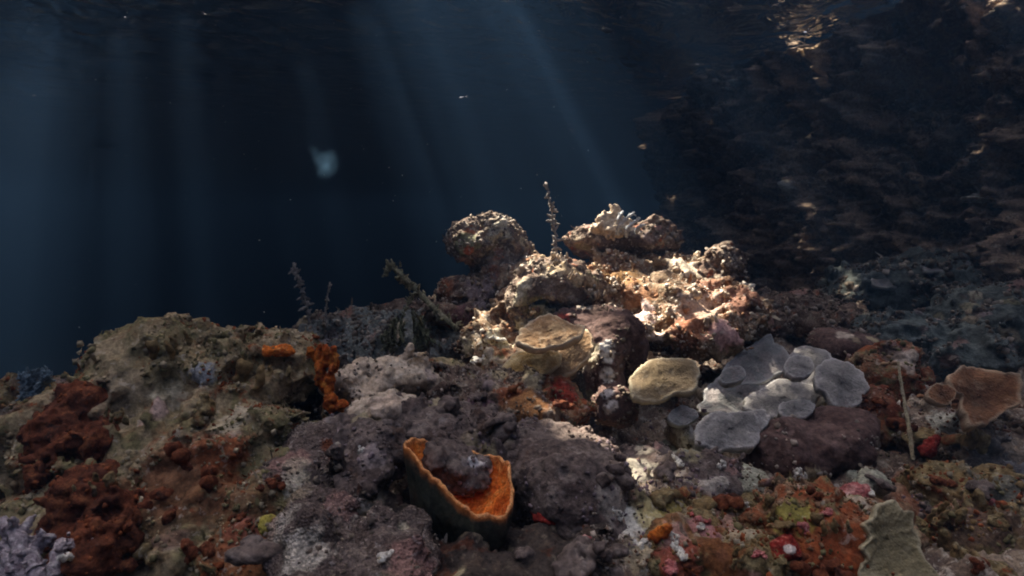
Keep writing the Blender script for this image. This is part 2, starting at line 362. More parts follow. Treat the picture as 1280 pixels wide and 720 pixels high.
wf = np.stack([ii, ii + NS, ii + NS + 1, ii + 1], -1).reshape(-1, 4)
WPINK = (.34, .26, .19)
o = mesh_obj('rock_wall', wv, wf, M['wall'], origin=(wp[3][0], wp[3][1], -.75),
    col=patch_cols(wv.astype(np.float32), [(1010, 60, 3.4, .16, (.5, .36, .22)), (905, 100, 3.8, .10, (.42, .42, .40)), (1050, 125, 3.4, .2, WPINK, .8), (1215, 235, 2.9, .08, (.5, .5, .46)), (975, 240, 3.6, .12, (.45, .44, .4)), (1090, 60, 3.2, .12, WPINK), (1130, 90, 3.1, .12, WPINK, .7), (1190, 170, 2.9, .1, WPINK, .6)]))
tag(o, 'dark craggy rock wall rising to the surface on the right', 'rock wall', kind='structure')
SURF.append((wv.astype(np.float32), wf, .6, 'wall_rock'))
# the bank above the water line that the trees stand on
bk = []; bf = []
inn = np.stack([bx[::6], by[::6]], 1); out_ = inn - np.stack([nx_[::6], ny_[::6]], 1) * 4.0; K = len(inn)
for j, (q, z) in enumerate(((inn, ZS + .12), (inn * .99 - np.stack([nx_[::6], ny_[::6]], 1) * .3, ZS + .7), (out_, ZS + 1.0), (out_ * 1.3, ZS + .12))):
    pts = np.stack([q[:, 0], q[:, 1], np.full(K, z)], 1); pts[:, 2] += perlin(pts * 2.2) * .12 * (j in (1, 2)); bk.append(pts)
bk = np.concatenate(bk); ii = np.arange(3)[:, None] * K + np.arange(K - 1)[None]
o = mesh_obj('shore_bank', bk, np.stack([ii, ii + 1, ii + K + 1, ii + K], -1).reshape(-1, 4), M['wall'], smooth=False); tag(o, 'rocky shore bank above the water line', 'shore bank', kind='structure')

# ------------------------------------------------------------------ water surface, seen from below: total reflection away from the zenith
m_s, n, l, b = nodes('rippled_water_surface'); n.remove(b)
co = n.new('ShaderNodeTexCoord').outputs['Object']
bp = n.new('ShaderNodeBump'); bp.inputs['Strength'].default_value = 1.0; bp.inputs['Distance'].default_value = .22
l.new(noise(n, l, co, 5, 3, .5, .6), bp.inputs['Height'])
fr = n.new('ShaderNodeFresnel'); fr.inputs[0].default_value = 1.333; bq = n.new('ShaderNodeBump'); bq.inputs['Distance'].default_value = .055; l.new(bp.inputs['Height'].links[0].from_socket, bq.inputs['Height']); l.new(bq.outputs[0], fr.inputs['Normal'])
gl = n.new('ShaderNodeBsdfGlossy'); gl.inputs['Roughness'].default_value = .06; l.new(bp.outputs[0], gl.inputs['Normal'])
tr = n.new('ShaderNodeBsdfTransparent'); mx = n.new('ShaderNodeMixShader'); l.new(fr.outputs[0], mx.inputs[0]); l.new(tr.outputs[0], mx.inputs[1]); l.new(gl.outputs[0], mx.inputs[2])
l.new(mx.outputs[0], n['Material Output'].inputs[0])
N_ = 240; u = np.linspace(-1, 1, N_); u = np.sign(u) * np.abs(u) ** 2.2 * 58.5
X, Y = np.meshgrid(u, u); pv = np.stack([X.ravel(), Y.ravel() + 2, 0 * X.ravel()], 1)
pv[:, 2] = ZS + .012 * perlin(pv * 2.3) + .006 * perlin(pv * 5 + 4)
ii = np.arange(N_ - 1)[:, None] * N_ + np.arange(N_ - 1)[None]
o = mesh_obj('water_surface', pv, np.stack([ii, ii + 1, ii + N_ + 1, ii + N_], -1).reshape(-1, 4), m_s, origin=(0, 0, ZS)); tag(o, 'rippled underside of the water surface', 'water surface', kind='structure')

# ------------------------------------------------------------------ the water itself (even haze)
m_h = bpy.data.materials.new('sea_water_haze'); m_h.use_nodes = True; n = m_h.node_tree.nodes; n.clear()
vo = n.new('ShaderNodeVolumePrincipled'); ou = n.new('ShaderNodeOutputMaterial'); m_h.node_tree.links.new(vo.outputs[0], ou.inputs['Volume'])
vo.inputs['Density'].default_value = .22; vo.inputs['Color'].default_value = (.0165, .035, .070, 1); vo.inputs['Anisotropy'].default_value = .35
hb = np.array([(x, y, z) for x in (-60, 60) for y in (-60, 62) for z in (-6.6, ZS + .06)], float)
o = mesh_obj('haze', hb, [(0, 1, 3, 2), (4, 6, 7, 5), (0, 4, 5, 1), (2, 3, 7, 6), (0, 2, 6, 4), (1, 5, 7, 3)], m_h, origin=(0, 0, 0), smooth=False)
tag(o, 'dim blue sea water filling the scene', 'water', kind='stuff')

# ------------------------------------------------------------------ unseen trees added over the water to shade it, gaps shaped for sun shafts
m_leaf, n, l, b = nodes('mangrove_leaf'); b.inputs['Base Color'].default_value = (.06, .10, .03, 1); b.inputs['Roughness'].default_value = .6
m_bark, n, l, b = nodes('mangrove_bark'); b.inputs['Base Color'].default_value = (.09, .07, .05, 1)
GAPS = [((478, 100, 2.8), .075), ((505, 120, 3.0), .02), ((662, 80, 2.5), .065), ((690, 90, 2.7), .01), ((712, 140, 2.7), .02),  # holes cut in the added leaves along the sun, for shafts and lit spots
        ((150, 120, 3.2), .085), ((172, 100, 2.6), .015), ((70, 60, 3.4), .12), ((95, 60, 2.8), .02), ((235, 120, 2.9), .06), ((15, 60, 3.0), .14), ((42, 60, 2.6), .03), ((118, 60, 2.2), .03), ((40, 40, 4.6), .25), ((110, 30, 4.0), .08), ((405, 203, 3.6), .07),
        ((905, 100, 3.7), .0), ((1050, 125, 3.3), .0), ((1090, 60, 3.1), .0),
        ((690, 340, 1.6), .13), ((845, 375, 1.62), .19), ((900, 335, 1.66), .06), ((775, 335, 1.75), .13), ((640, 430, 1.4), .06), ((832, 470, 1.18), .0), ((1045, 475, 1.24), -.02), ((960, 455, 1.3), -.02), ((480, 480, 1.08), .0), ((620, 640, .76), -.02),
        ((760, 275, 1.75), .05), ((600, 285, 1.7), .03), ((752, 470, 1.2), .03), ((835, 410, 1.48), .13), ((1010, 60, 3.4), .02), ((1265, 10, 2.4), .05)]
wr = random.Random(12)
for _ in range(3): GAPS.append(((wr.uniform(860, 1275), wr.uniform(70, 300), wr.uniform(2.9, 3.6)), wr.uniform(-.03, .015)))
COVER = [((960, 480, 1.25), .24, 420), ((90, 590, .85), .28, 420), ((450, 690, .7), .16, 220), ((240, 440, 1.0), .2, 200), ((300, 600, .8), .2, 150)]  # extra leaves added to shade these spots
def tri_tube(pts, rads, sides=7):
    pts = np.asarray(pts, float); v = []; f = []
    for i, p in enumerate(pts):
        d = pts[min(i + 1, len(pts) - 1)] - pts[max(i - 1, 0)]; d /= np.linalg.norm(d) + 1e-9
        a = np.cross(d, (0.3, .9, .2)); a /= np.linalg.norm(a) + 1e-9; bb = np.cross(d, a)
        for k in range(sides):
            th = 2 * math.pi * k / sides; v.append(p + (a * math.cos(th) + bb * math.sin(th)) * rads[i])
    for i in range(len(pts) - 1):
        for k in range(sides):
            k2 = (k + 1) % sides; f.append((i * sides + k, i * sides + k2, (i + 1) * sides + k2, (i + 1) * sides + k))
    return np.array(v), np.array(f)
CZ = ZS + 4.2
def tree(root, centre, rx, ry, nleaf, label):
    root = np.array(root, float); centre = np.array(centre, float)
    t = empty('overhanging_tree', root, label, 'tree', 'unseen trees added to shade the water')
    c = np.stack([rng.uniform(-1, 1, nleaf) * rx, rng.uniform(-1, 1, nleaf) * ry, rng.normal(0, .35, nleaf)], 1) + centre
    if 'near reef' in label:
        for (px, py, d), r, k in COVER:
            q = P(px, py, d); q = q + SUN * ((CZ - q[2]) / SUN[2]); c = np.concatenate([c, q + np.stack([rng.normal(0, r * .6, k), rng.normal(0, r * .6, k), rng.normal(0, .3, k)], 1)])
    keep = np.ones(len(c), bool)
    for (px, py, d), r in GAPS:
        w = c - P(px, py, d); dist = np.linalg.norm(w - (w @ SUN)[:, None] * SUN, axis=1); keep &= dist > r + .06
    c = c[keep]; k = len(c)
    a = rng.normal(size=(k, 3)); a[:, 2] *= .35; a /= np.linalg.norm(a, axis=1)[:, None]
    bvec = np.cross(a, rng.normal(size=(k, 3)) * [.4, .4, 1]); bvec /= np.linalg.norm(bvec, axis=1)[:, None]
    ln = rng.uniform(.09, .16, k)[:, None]; wd_ = ln * .5
    v = np.stack([c - a * ln, c + bvec * wd_, c + a * ln, c - bvec * wd_], 1).reshape(-1, 3)
    mesh_obj('crown', v, np.arange(4 * k).reshape(-1, 4), m_leaf, t, origin=centre, smooth=False)
    mid = root * .5 + centre * .5 + np.array([0, 0, .6])
    tv, tf = tri_tube([root, root * .8 + mid * .2 + (0, 0, .4), mid, centre], [.22, .17, .12, .05])
    mesh_obj('trunk', tv, tf, m_bark, t, origin=root)
OFF = SUN / SUN[2] * (CZ - ZS)
def over(x, y): return (x + OFF[0], y + OFF[1], CZ)
tree((3.6, 2.2, ZS + .8), over(1.2, .6), 3.2, 2.2, 5400, 'unseen shade tree added over the near reef')
tree((4.2, 5.4, ZS + .9), over(1.2, 4.6), 3.2, 2.2, 10500, 'unseen shade tree added over the wall')
tree((-4.6, 1.0, ZS + .02), over(-4.6, 1.6), 2.8, 3.0, 13000, 'unseen shade tree added on the left')
tree((4.6, 9.4, ZS + .9), over(.5, 9.2), 4.6, 2.6, 15000, 'unseen shade tree added at the back')
tree((-5.6, 8.0, ZS + .02), over(-5.2, 7.4), 3.8, 3.2, 14000, 'unseen shade tree added at the far left')
tree((4.8, 14.8, ZS + .9), over(-2, 14.5), 8.5, 3.2, 26000, 'unseen shade tree added beyond the open water')
# ================================================================== ROCKS OF THE REEF
lump('reef_rock', 'big tan and rust reef rock with a peaked top at the left', 'rock',
 [(212, 470, 1.05, 72, 58, .15), (285, 482, 1.06, 78, 50, .14), (345, 470, 1.08, 46, 34, .1), (175, 565, .97, 105, 85, .15), (285, 600, .92, 105, 85, .14), (160, 665, .85, 125, 80, .13), (310, 680, .8, 90, 70, .10), (100, 545, 1.0, 62, 55, .12)],
 M['tan'], voxel=.0055, cuts=[(360, 503, .90, 33, 50, .24), (350, 558, .84, 42, 34, .24), (262, 470, .93, 28, 9, .04), (225, 655, .72, 25, 12, .03), (285, 600, .78, 22, 8, .03, 35)],
 patches=[(240, 590, .84, .10, RUST, .6), (300, 620, .8, .08, (.15, .06, .03), .6), (190, 640, .78, .10, (.12, .06, .03), .7), (280, 560, .86, .05, RUST, .7), (195, 505, .9, .035, (.42, .30, .26)), (282, 515, .92, .05, (.42, .36, .26)), (215, 440, .97, .08, (.24, .19, .10), .7), (255, 462, .93, .03, GREYB), (310, 655, .72, .03, (.45, .2, .15)), (150, 500, .95, .06, (.27, .21, .14), .8), (300, 690, .7, .06, RUST, .7)])
lump('reef_rock', 'dark brown rubble rock under the red sponge in the lower left corner', 'rock',
 [(10, 610, .98, 50, 60, .1), (-20, 560, 1.05, 60, 50, .1), (20, 690, .85, 60, 50, .1)], M['rusty'], voxel=.007)
lump('reef_rock', 'dim green rock at the left edge beyond the red sponge', 'rock', [(10, 515, 1.35, 55, 22, .12), (-40, 530, 1.3, 60, 35, .12)], M['olive'], voxel=.009)
lump('reef_rock', 'grey-mauve sloping rock face left of the orange cup', 'rock', [(372, 615, .84, 52, 48, .06, 20), (400, 570, .92, 40, 35, .06)], M['fuzz'], SOFT, .005)
lump('reef_ridge', 'dark blade of rock slanting down beside the orange cup', 'rock', [(470, 625, .84, 66, 15, .04, -42), (525, 668, .80, 50, 16, .04, -28)], M['shade'], LUMP, .005, grow=.5)  # near-black pigment paints the shadowed side beside the cup
lump('mauve_coral', 'fine-textured mauve coral mound at the bottom edge left of centre', 'coral', [(455, 712, .68, 100, 46, .09), (395, 690, .70, 52, 52, .07), (395, 655, .74, 42, 26, .05)], M['fuzz'], (('p', 9, .022), ('w', 17, .018), ('w', 40, .008), ('w', 85, .004)), .0045, grow=.35, motley=.8)
lump('mauve_coral', 'knobbly dark mauve coral just above the orange cup', 'coral', [(560, 535, .97, 66, 26, .09), (500, 520, 1.0, 30, 26, .06), (610, 548, .95, 40, 22, .07)], M['mauve'], LUMP, .005, grow=.5)
lump('mauve_coral', 'lumpy mauve coral sheltering the left end of the orange cup', 'coral', [(478, 560, .90, 36, 36, .06), (440, 540, .95, 40, 24, .06), (455, 590, .86, 24, 24, .05)], M['mauve'], LUMP, .005, patches=[(470, 562, .84, .03, (.26, .21, .2))], grow=.4)
lump('mauve_coral', 'big rounded grey-mauve coral boulder right of the orange cup', 'coral', [(708, 612, .89, 72, 60, .10), (655, 580, .93, 48, 34, .08), (742, 665, .84, 46, 44, .07), (700, 570, .95, 60, 26, .08)], M['mauve'], (('p', 8, .022), ('w', 22, .009), ('w', 60, .004), ('h', 30, .012)), .005, grow=.35)
lump('reef_rock', 'shadowed dark brown rock under the orange cup', 'rock', [(620, 728, .74, 90, 30, .07), (545, 706, .80, 60, 26, .05), (700, 712, .76, 50, 28, .06)], M['shade'], CRAG, .005, grow=.7)  # shade of the gap under the cup put into the rock colour
lump('reef_rock', 'mauve-grey ledge between the big boulder and the grey plates', 'rock', [(820, 602, .97, 62, 20, .07), (800, 590, 1.0, 50, 18, .07), (868, 610, .95, 40, 16, .05)], M['mauve'], CRAG, .006, patches=[(800, 580, .95, .06, (.33, .3, .24))], grow=.5)
# rock in and behind the middle
lump('reef_rock', 'crusty speckled rubble rock below the stacked tan plates', 'rock', [(615, 505, 1.13, 48, 32, .08), (570, 500, 1.15, 36, 22, .08), (660, 520, 1.08, 42, 24, .06)], M['moundd'], CRAG, .006, patches=[(665, 500, 1.05, .05, (.28, .13, .05)), (600, 505, 1.05, .04, (.18, .10, .12))], grow=.8)
lump('reef_rock', 'orange-brown crusted rock right under the stacked plates', 'rock', [(690, 505, 1.13, 42, 34, .07), (640, 470, 1.25, 36, 30, .07)], M['rusty'], CRAG, .006, patches=[(708, 487, 1.05, .045, (.30, .035, .02)), (675, 520, 1.05, .05, (.34, .25, .12)), (645, 460, 1.15, .05, (.5, .38, .18))], grow=.7)
lump('reef_rock', 'low grey-green reef ridge behind the cream corals', 'rock', [(430, 430, 1.75, 55, 26, .16), (500, 425, 1.75, 60, 30, .18), (555, 435, 1.65, 45, 24, .14), (395, 440, 1.7, 36, 20, .12)], M['grey'], CRAG, .009, grow=1.2)
lump('reef_rock', 'dim reddish reef hump on the far edge of the ledge', 'rock', [(450, 410, 2.15, 60, 16, .16), (540, 400, 2.1, 60, 20, .18), (390, 425, 2.0, 45, 14, .12)], M['moundd'], CRAG, .011, grow=1.0)
lump('reef_rock', 'low dark reef ridge joining the left rock to the orange sponge', 'rock', [(405, 500, 1.2, 36, 34, .07), (430, 512, 1.12, 34, 24, .06), (350, 560, 1.03, 36, 34, .04), (350, 500, 1.16, 40, 44, .04)], M['shade'], CRAG, .006, motley=.2)  # near-black ridge and backing blobs paint the shade inside the left hollow
# ------------------------------------------------------------------ the sunlit mound
lump('coral_mound', 'tall sunlit mound of pale crusted reef rock in the middle', 'rock',
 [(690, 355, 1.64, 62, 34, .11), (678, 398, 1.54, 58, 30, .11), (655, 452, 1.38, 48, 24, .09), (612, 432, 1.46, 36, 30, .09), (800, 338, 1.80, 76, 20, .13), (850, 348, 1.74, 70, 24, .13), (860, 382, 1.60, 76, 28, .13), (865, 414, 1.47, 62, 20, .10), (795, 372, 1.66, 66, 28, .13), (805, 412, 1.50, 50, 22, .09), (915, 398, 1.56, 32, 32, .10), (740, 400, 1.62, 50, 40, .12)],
 M['mound'], (('p', 7, .035), ('r', 14, .022), ('h', 16, .035), ('w', 30, .014), ('h', 38, .016), ('p', 55, .010), ('b', 95, .006)), .0058, cuts=[(682, 388, 1.46, 30, 22, .07), (832, 440, 1.42, 26, 12, .05), (934, 420, 1.46, 14, 20, .05)],
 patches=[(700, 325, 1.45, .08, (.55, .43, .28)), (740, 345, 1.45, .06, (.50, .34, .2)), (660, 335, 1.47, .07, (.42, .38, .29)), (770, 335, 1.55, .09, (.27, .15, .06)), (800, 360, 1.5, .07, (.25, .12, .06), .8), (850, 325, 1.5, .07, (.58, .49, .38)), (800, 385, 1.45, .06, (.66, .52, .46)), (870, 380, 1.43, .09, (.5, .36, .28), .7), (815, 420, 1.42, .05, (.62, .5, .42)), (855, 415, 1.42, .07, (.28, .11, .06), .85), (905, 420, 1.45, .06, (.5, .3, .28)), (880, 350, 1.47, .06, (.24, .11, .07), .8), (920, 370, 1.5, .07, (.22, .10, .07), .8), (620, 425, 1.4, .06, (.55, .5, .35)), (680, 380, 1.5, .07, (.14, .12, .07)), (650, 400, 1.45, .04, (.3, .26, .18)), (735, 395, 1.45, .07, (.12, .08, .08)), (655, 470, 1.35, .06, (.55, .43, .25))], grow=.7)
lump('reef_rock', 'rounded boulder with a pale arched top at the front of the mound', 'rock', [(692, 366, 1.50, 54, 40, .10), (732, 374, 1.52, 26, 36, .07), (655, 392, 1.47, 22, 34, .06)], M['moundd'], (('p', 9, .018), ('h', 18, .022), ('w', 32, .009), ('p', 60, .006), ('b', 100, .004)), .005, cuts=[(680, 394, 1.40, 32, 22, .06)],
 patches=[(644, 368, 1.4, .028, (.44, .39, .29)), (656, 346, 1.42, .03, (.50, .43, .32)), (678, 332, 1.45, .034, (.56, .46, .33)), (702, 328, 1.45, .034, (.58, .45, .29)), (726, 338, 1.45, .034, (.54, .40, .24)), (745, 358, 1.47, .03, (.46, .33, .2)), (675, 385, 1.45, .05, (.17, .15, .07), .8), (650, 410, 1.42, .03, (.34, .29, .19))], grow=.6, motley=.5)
lump('knob_coral', 'knobby grey coral head on the right shoulder of the mound', 'coral', [(905, 330, 1.66, 25, 25, .055), (890, 350, 1.64, 26, 18, .05)], M['moundd'], (('w', 26, .014), ('w', 60, .007), ('p', 90, .003)), .005, grow=1.0)
lump('reef_rock', 'dark ledge rock crowning the mound', 'rock', [(780, 302, 1.84, 58, 15, .10), (740, 300, 1.84, 36, 14, .08), (820, 300, 1.84, 32, 16, .08)], M['moundd'], (('p', 8, .022), ('r', 20, .010), ('w', 45, .006)), .006, patches=[(780, 300, 1.66, .1, (.09, .065, .06), .8)], grow=.7)
lump('reef_rock', 'mushroom-shaped rock knob overhanging on the left of the mound', 'rock',
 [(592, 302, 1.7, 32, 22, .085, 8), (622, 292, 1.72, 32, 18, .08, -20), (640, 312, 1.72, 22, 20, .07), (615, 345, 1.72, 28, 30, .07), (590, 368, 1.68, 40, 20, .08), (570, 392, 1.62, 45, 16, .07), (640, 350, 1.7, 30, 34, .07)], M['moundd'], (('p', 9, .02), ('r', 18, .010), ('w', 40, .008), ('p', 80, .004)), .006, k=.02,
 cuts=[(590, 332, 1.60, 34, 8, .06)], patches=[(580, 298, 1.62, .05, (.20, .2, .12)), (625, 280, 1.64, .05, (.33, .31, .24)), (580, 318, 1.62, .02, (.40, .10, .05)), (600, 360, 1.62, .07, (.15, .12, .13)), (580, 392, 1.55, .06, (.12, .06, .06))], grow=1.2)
lump('rock_pillar', 'dark mauve rock pillar with a white streak below the mound', 'rock', [(757, 470, 1.30, 27, 52, .05), (762, 430, 1.34, 32, 36, .06), (735, 400, 1.40, 46, 18, .05), (768, 508, 1.22, 30, 26, .05), (785, 440, 1.36, 20, 50, .05)],
 M['dmauve'], (('p', 10, .018), ('w', 32, .008), ('b', 80, .004)), .005, patches=[(753, 425, 1.26, .02, (.6, .58, .54)), (752, 445, 1.25, .022, (.62, .6, .55)), (751, 465, 1.24, .024, (.62, .6, .55)), (752, 485, 1.24, .022, (.5, .46, .44)), (757, 505, 1.18, .022, (.5, .46, .44)), (770, 500, 1.17, .02, (.55, .5, .46)), (695, 398, 1.33, .03, (.30, .06, .05))], grow=.6)
# ------------------------------------------------------------------ right side
lump('mauve_coral', 'smooth dark mauve coral boulder under the grey plates', 'coral', [(1012, 560, 1.1, 64, 34, .085), (975, 572, 1.08, 40, 30, .07), (1045, 545, 1.13, 42, 34, .08)], M['dmauve'], (('p', 9, .02), ('w', 20, .010), ('h', 16, .014), ('w', 55, .003)), .005, grow=.25, motley=.6)
lump('mauve_coral', 'brown-mauve rounded coral behind the grey plates', 'coral', [(1050, 432, 1.55, 38, 22, .08), (1080, 440, 1.55, 34, 18, .08)], M['dmauve'], SOFT, .007, patches=[(1050, 412, 1.48, .03, (.5, .42, .34))], grow=.4)
lump('reef_rock', 'rock base that carries the grey plate corals', 'rock', [(960, 530, 1.36, 70, 26, .08), (862, 548, 1.2, 20, 18, .04), (1020, 520, 1.38, 45, 26, .07), (890, 500, 1.45, 34, 22, .07)], M['rubble'], CRAG, .007, patches=[(855, 545, 1.12, .05, (.55, .52, .47)), (895, 470, 1.3, .06, (.12, .13, .09))], grow=.7)
lump('reef_rock', 'rust-coloured rock beside the thin whip', 'rock', [(1105, 475, 1.38, 34, 40, .08), (1090, 520, 1.25, 26, 30, .06)], M['rusty'], CRAG, .007, patches=[(1105, 480, 1.3, .1, (.14, .035, .018), .8)], grow=.8)
lump('reef_rock', 'dim grey rock behind the whip', 'rock', [(1140, 430, 1.75, 70, 28, .14), (1190, 440, 1.65, 50, 30, .12)], M['teal'], CRAG, .009)
lump('reef_rock', 'olive rubble rock below the folded red-brown coral', 'rock', [(1190, 555, 1.15, 52, 40, .09), (1240, 545, 1.2, 55, 40, .1), (1150, 540, 1.2, 30, 30, .06)], M['rubble'], CRAG, .006, patches=[(1185, 520, 1.08, .05, (.42, .42, .36)), (1250, 580, 1.05, .08, (.10, .09, .09))])
lump('reef_rock', 'brown weedy rock in the lower right corner', 'rock', [(1230, 650, .95, 75, 50, .1), (1250, 700, .85, 80, 40, .08), (1180, 690, .88, 45, 40, .07)], M['olive'], CRAG, .006, patches=[(1220, 640, .85, .08, (.10, .06, .04)), (1250, 600, .9, .06, (.16, .15, .12))])
lump('reef_rock', 'olive-brown knobbly rock at the bottom right of centre', 'rock', [(900, 672, .87, 70, 38, .08), (955, 660, .88, 44, 34, .06), (860, 692, .8, 60, 34, .06), (930, 705, .77, 60, 30, .05)], M['olive'], (('p', 10, .02), ('w', 26, .013), ('w', 60, .006), ('b', 110, .003)), .005, patches=[(960, 650, .8, .04, (.20, .13, .06)), (900, 680, .78, .05, (.15, .055, .02)), (850, 700, .73, .04, (.30, .08, .05)), (880, 650, .82, .03, PINK)])
lump('reef_rock', 'rust and olive rock behind the upright olive blade', 'rock', [(1035, 655, .88, 62, 34, .08), (1010, 690, .8, 60, 34, .06), (1060, 700, .8, 40, 30, .05)], M['rusty'], CRAG, .0055, patches=[(990, 640, .82, .05, (.24, .21, .05)), (1030, 700, .74, .06, (.25, .06, .02))])
lump('reef_rock', 'bleached white and yellow rubble rock at the bottom centre', 'rock', [(800, 652, .90, 48, 30, .06), (838, 640, .92, 40, 26, .06), (790, 688, .82, 50, 30, .05)], M['rubble'], CRAG, .0045, patches=[(785, 650, .83, .042, (.66, .63, .54)), (815, 640, .85, .03, (.5, .42, .2)), (830, 690, .77, .03, (.6, .5, .42)), (840, 622, .86, .035, (.42, .33, .10)), (850, 678, .8, .035, (.66, .55, .48)), (795, 685, .78, .04, (.40, .33, .22)), (870, 612, .9, .03, (.30, .26, .2))], grow=.9)
lump('coral_bommie', 'hazy grey-green coral outcrop before the wall', 'rock', [(1125, 365, 2.55, 85, 42, .25), (1065, 380, 2.6, 50, 30, .2), (1190, 375, 2.4, 60, 40, .2)], M['teal'], (('p', 5, .06), ('w', 14, .035), ('w', 34, .016), ('p', 60, .008)), .012, grow=1.2)
lump('coral_bommie', 'dim brown coral outcrop at the right edge', 'rock', [(1260, 400, 2.0, 70, 44, .2), (1225, 420, 1.9, 50, 30, .15)], M['teal'], (('p', 5, .06), ('w', 16, .03), ('w', 38, .014)), .010, grow=1.0)
lump('coral_bommie', 'low dark reef hump behind the mound at its right', 'rock', [(985, 395, 2.3, 60, 24, .2), (1020, 400, 2.2, 50, 24, .2)], M['moundd'], CRAG, .011, grow=1.0)
lump('sand_pocket', 'pale greenish sand pocket in front of the wide grey plate', 'sand', [(895, 598, 1.0, 46, 9, .06), (850, 585, 1.03, 30, 8, .05), (935, 605, .98, 24, 8, .04)], M['sand'], (('p', 12, .012), ('w', 40, .005)), .005, grow=.6)
lump('sand_pocket', 'pale greenish sand pocket between the dark mauve boulder and the olive blade', 'sand', [(1092, 604, .98, 16, 14, .035), (1075, 612, .96, 14, 8, .03)], M['sand'], (('p', 12, .012), ('w', 40, .006)), .005, grow=.6)
# ================================================================== SPONGES AND SOFT CORALS
lump('red_sponge', 'crumbly rust-red sponge crust draped down the left side of the big rock', 'sponge',
 [(98, 508, .88, 34, 26, .045), (72, 540, .86, 32, 30, .045), (112, 552, .83, 32, 34, .045), (66, 592, .81, 26, 26, .04), (108, 612, .77, 34, 24, .045), (92, 655, .74, 30, 26, .04), (138, 682, .70, 34, 26, .045), (86, 700, .69, 26, 24, .035), (150, 640, .73, 24, 18, .04)],
 M['red'], (('p', 12, .018), ('h', 22, .028), ('w', 34, .014), ('h', 55, .010), ('w', 75, .007), ('b', 140, .003)), .0042, cuts=[(122, 584, .70, 30, 10, .05), (112, 636, .66, 24, 8, .045), (66, 566, .77, 16, 7, .04), (95, 680, .63, 10, 10, .04)], grow=.3, k=.015)
lump('orange_sponge', 'upright orange lobed sponge on the ridge beside the dark hollow', 'sponge', [(398, 448, 1.01, 5, 17, .012), (408, 444, 1.00, 5, 15, .012), (418, 450, 1.01, 5, 17, .012), (402, 472, 1.0, 6, 22, .014, 8), (412, 480, .99, 5, 26, .012, -6), (414, 503, .98, 9, 12, .014), (426, 508, .98, 8, 8, .012), (390, 440, 1.01, 4, 7, .01)], M['rustorange'], (('w', 60, .004), ('p', 120, .003)), .0022, grow=0, k=.004)
lump('orange_sponge', 'flat red-orange sponge patch capping the left rock', 'sponge', [(345.5, 436.5, 1.03, 15.4, 4.9, 0.021), (337.5, 439.7, 1.02, 8.4, 4.2, 0.014), (359.1, 439.7, 1.03, 8.4, 4.9, 0.014)], M['orange'], (('w', 45, .005), ('p', 90, .003)), .003, grow=0, k=.01)
lump('leather_coral', 'cream lobed soft coral in the gap right of the orange sponge', 'coral', [(443, 476, 1.09, 30, 24, .05), (478, 466, 1.11, 34, 20, .05), (508, 455, 1.12, 16, 15, .03), (520, 474, 1.10, 30, 18, .04), (462, 490, 1.07, 26, 14, .04)], M['cream'], (('p', 12, .012), ('w', 24, .016), ('w', 60, .006), ('w', 110, .002)), .0038, grow=.3, k=.012, motley=.3)
lump('leather_coral', 'rounded cream-pink dome coral below the lobed cream coral', 'coral', [(476, 512, .98, 36, 19, .045), (455, 518, .97, 22, 13, .03), (498, 520, .97, 16, 11, .03)], M['cream'], (('p', 14, .010), ('w', 30, .010), ('w', 80, .003)), .0038, patches=[(476, 506, 1.0, .05, (.48, .36, .28), .6)], grow=.1)
lump('leather_coral', 'olive-tan sloping coral right of the lobed cream coral', 'coral', [(552, 466, 1.2, 34, 16, .05), (580, 480, 1.18, 24, 14, .04)], M['tan'], (('p', 12, .010), ('w', 50, .004)), .0045, grow=.4)
lump('orange_sponge', 'small orange sponge lump among white rubble', 'sponge', [(826, 664, .775, 9, 8, .010), (818, 670, .77, 6, 6, .007), (834, 660, .775, 5, 5, .006)], M['rustorange'], (('w', 50, .004),), .0025, grow=0, k=.006)
lump('pink_ball', 'small round pinkish coral ball at the bottom centre', 'coral', [(733.2, 686.4, 0.735, 11.7, 12.6, 0.0126), (737.8, 693.6, 0.737, 8.1, 7.2, 0.0099)], M['pink'], (('w', 60, .0025), ('p', 120, .001)), .0022, grow=0)
lump('scarlet_sponge', 'scarlet and white sponge in the lower right', 'sponge', [(980.0, 687.9, 0.75, 9.1, 7.7, 0.0091), (972.0, 692.7, 0.745, 5.6, 4.9, 0.007), (988.0, 681.5, 0.755, 5.6, 5.6, 0.007)], M['scarlet'], (('w', 55, .004),), .0024, patches=[(985, 680, .745, .01, (.75, .68, .62))], grow=0)
lump('pink_sponge', 'pinkish-red crumpled sponge left of the olive blade', 'sponge', [(1062.0, 628.0, 0.86, 22.0, 16.0, 0.02), (1075.0, 618.0, 0.87, 12.0, 12.0, 0.014), (1050.0, 640.0, 0.85, 12.0, 9.0, 0.014)], M['pink'], (('w', 45, .006), ('p', 90, .003)), .0028, patches=[(1060, 622, .88, .016, (.70, .5, .46)), (1068, 634, .88, .016, (.5, .05, .06))], grow=0)
lump('scarlet_sponge', 'bright red sponge speck right of the thin whip', 'sponge', [(1163.9, 557.9, 1.06, 5.0, 7.7, 0.0066), (1170.3, 549.9, 1.07, 3.3, 4.4, 0.0055), (1156.7, 564.3, 1.06, 3.9, 3.3, 0.0055)], M['scarlet'], (('w', 55, .004),), .0025, grow=0)
lump('yellow_sponge', 'tiny yellow-green sponge low on the left rock', 'sponge', [(337.4, 652.8, 0.715, 3.9, 5.0, 0.0044), (332.6, 659.2, 0.715, 3.3, 2.8, 0.0039)], M['yellow'], (('w', 70, .003),), .002, grow=0)
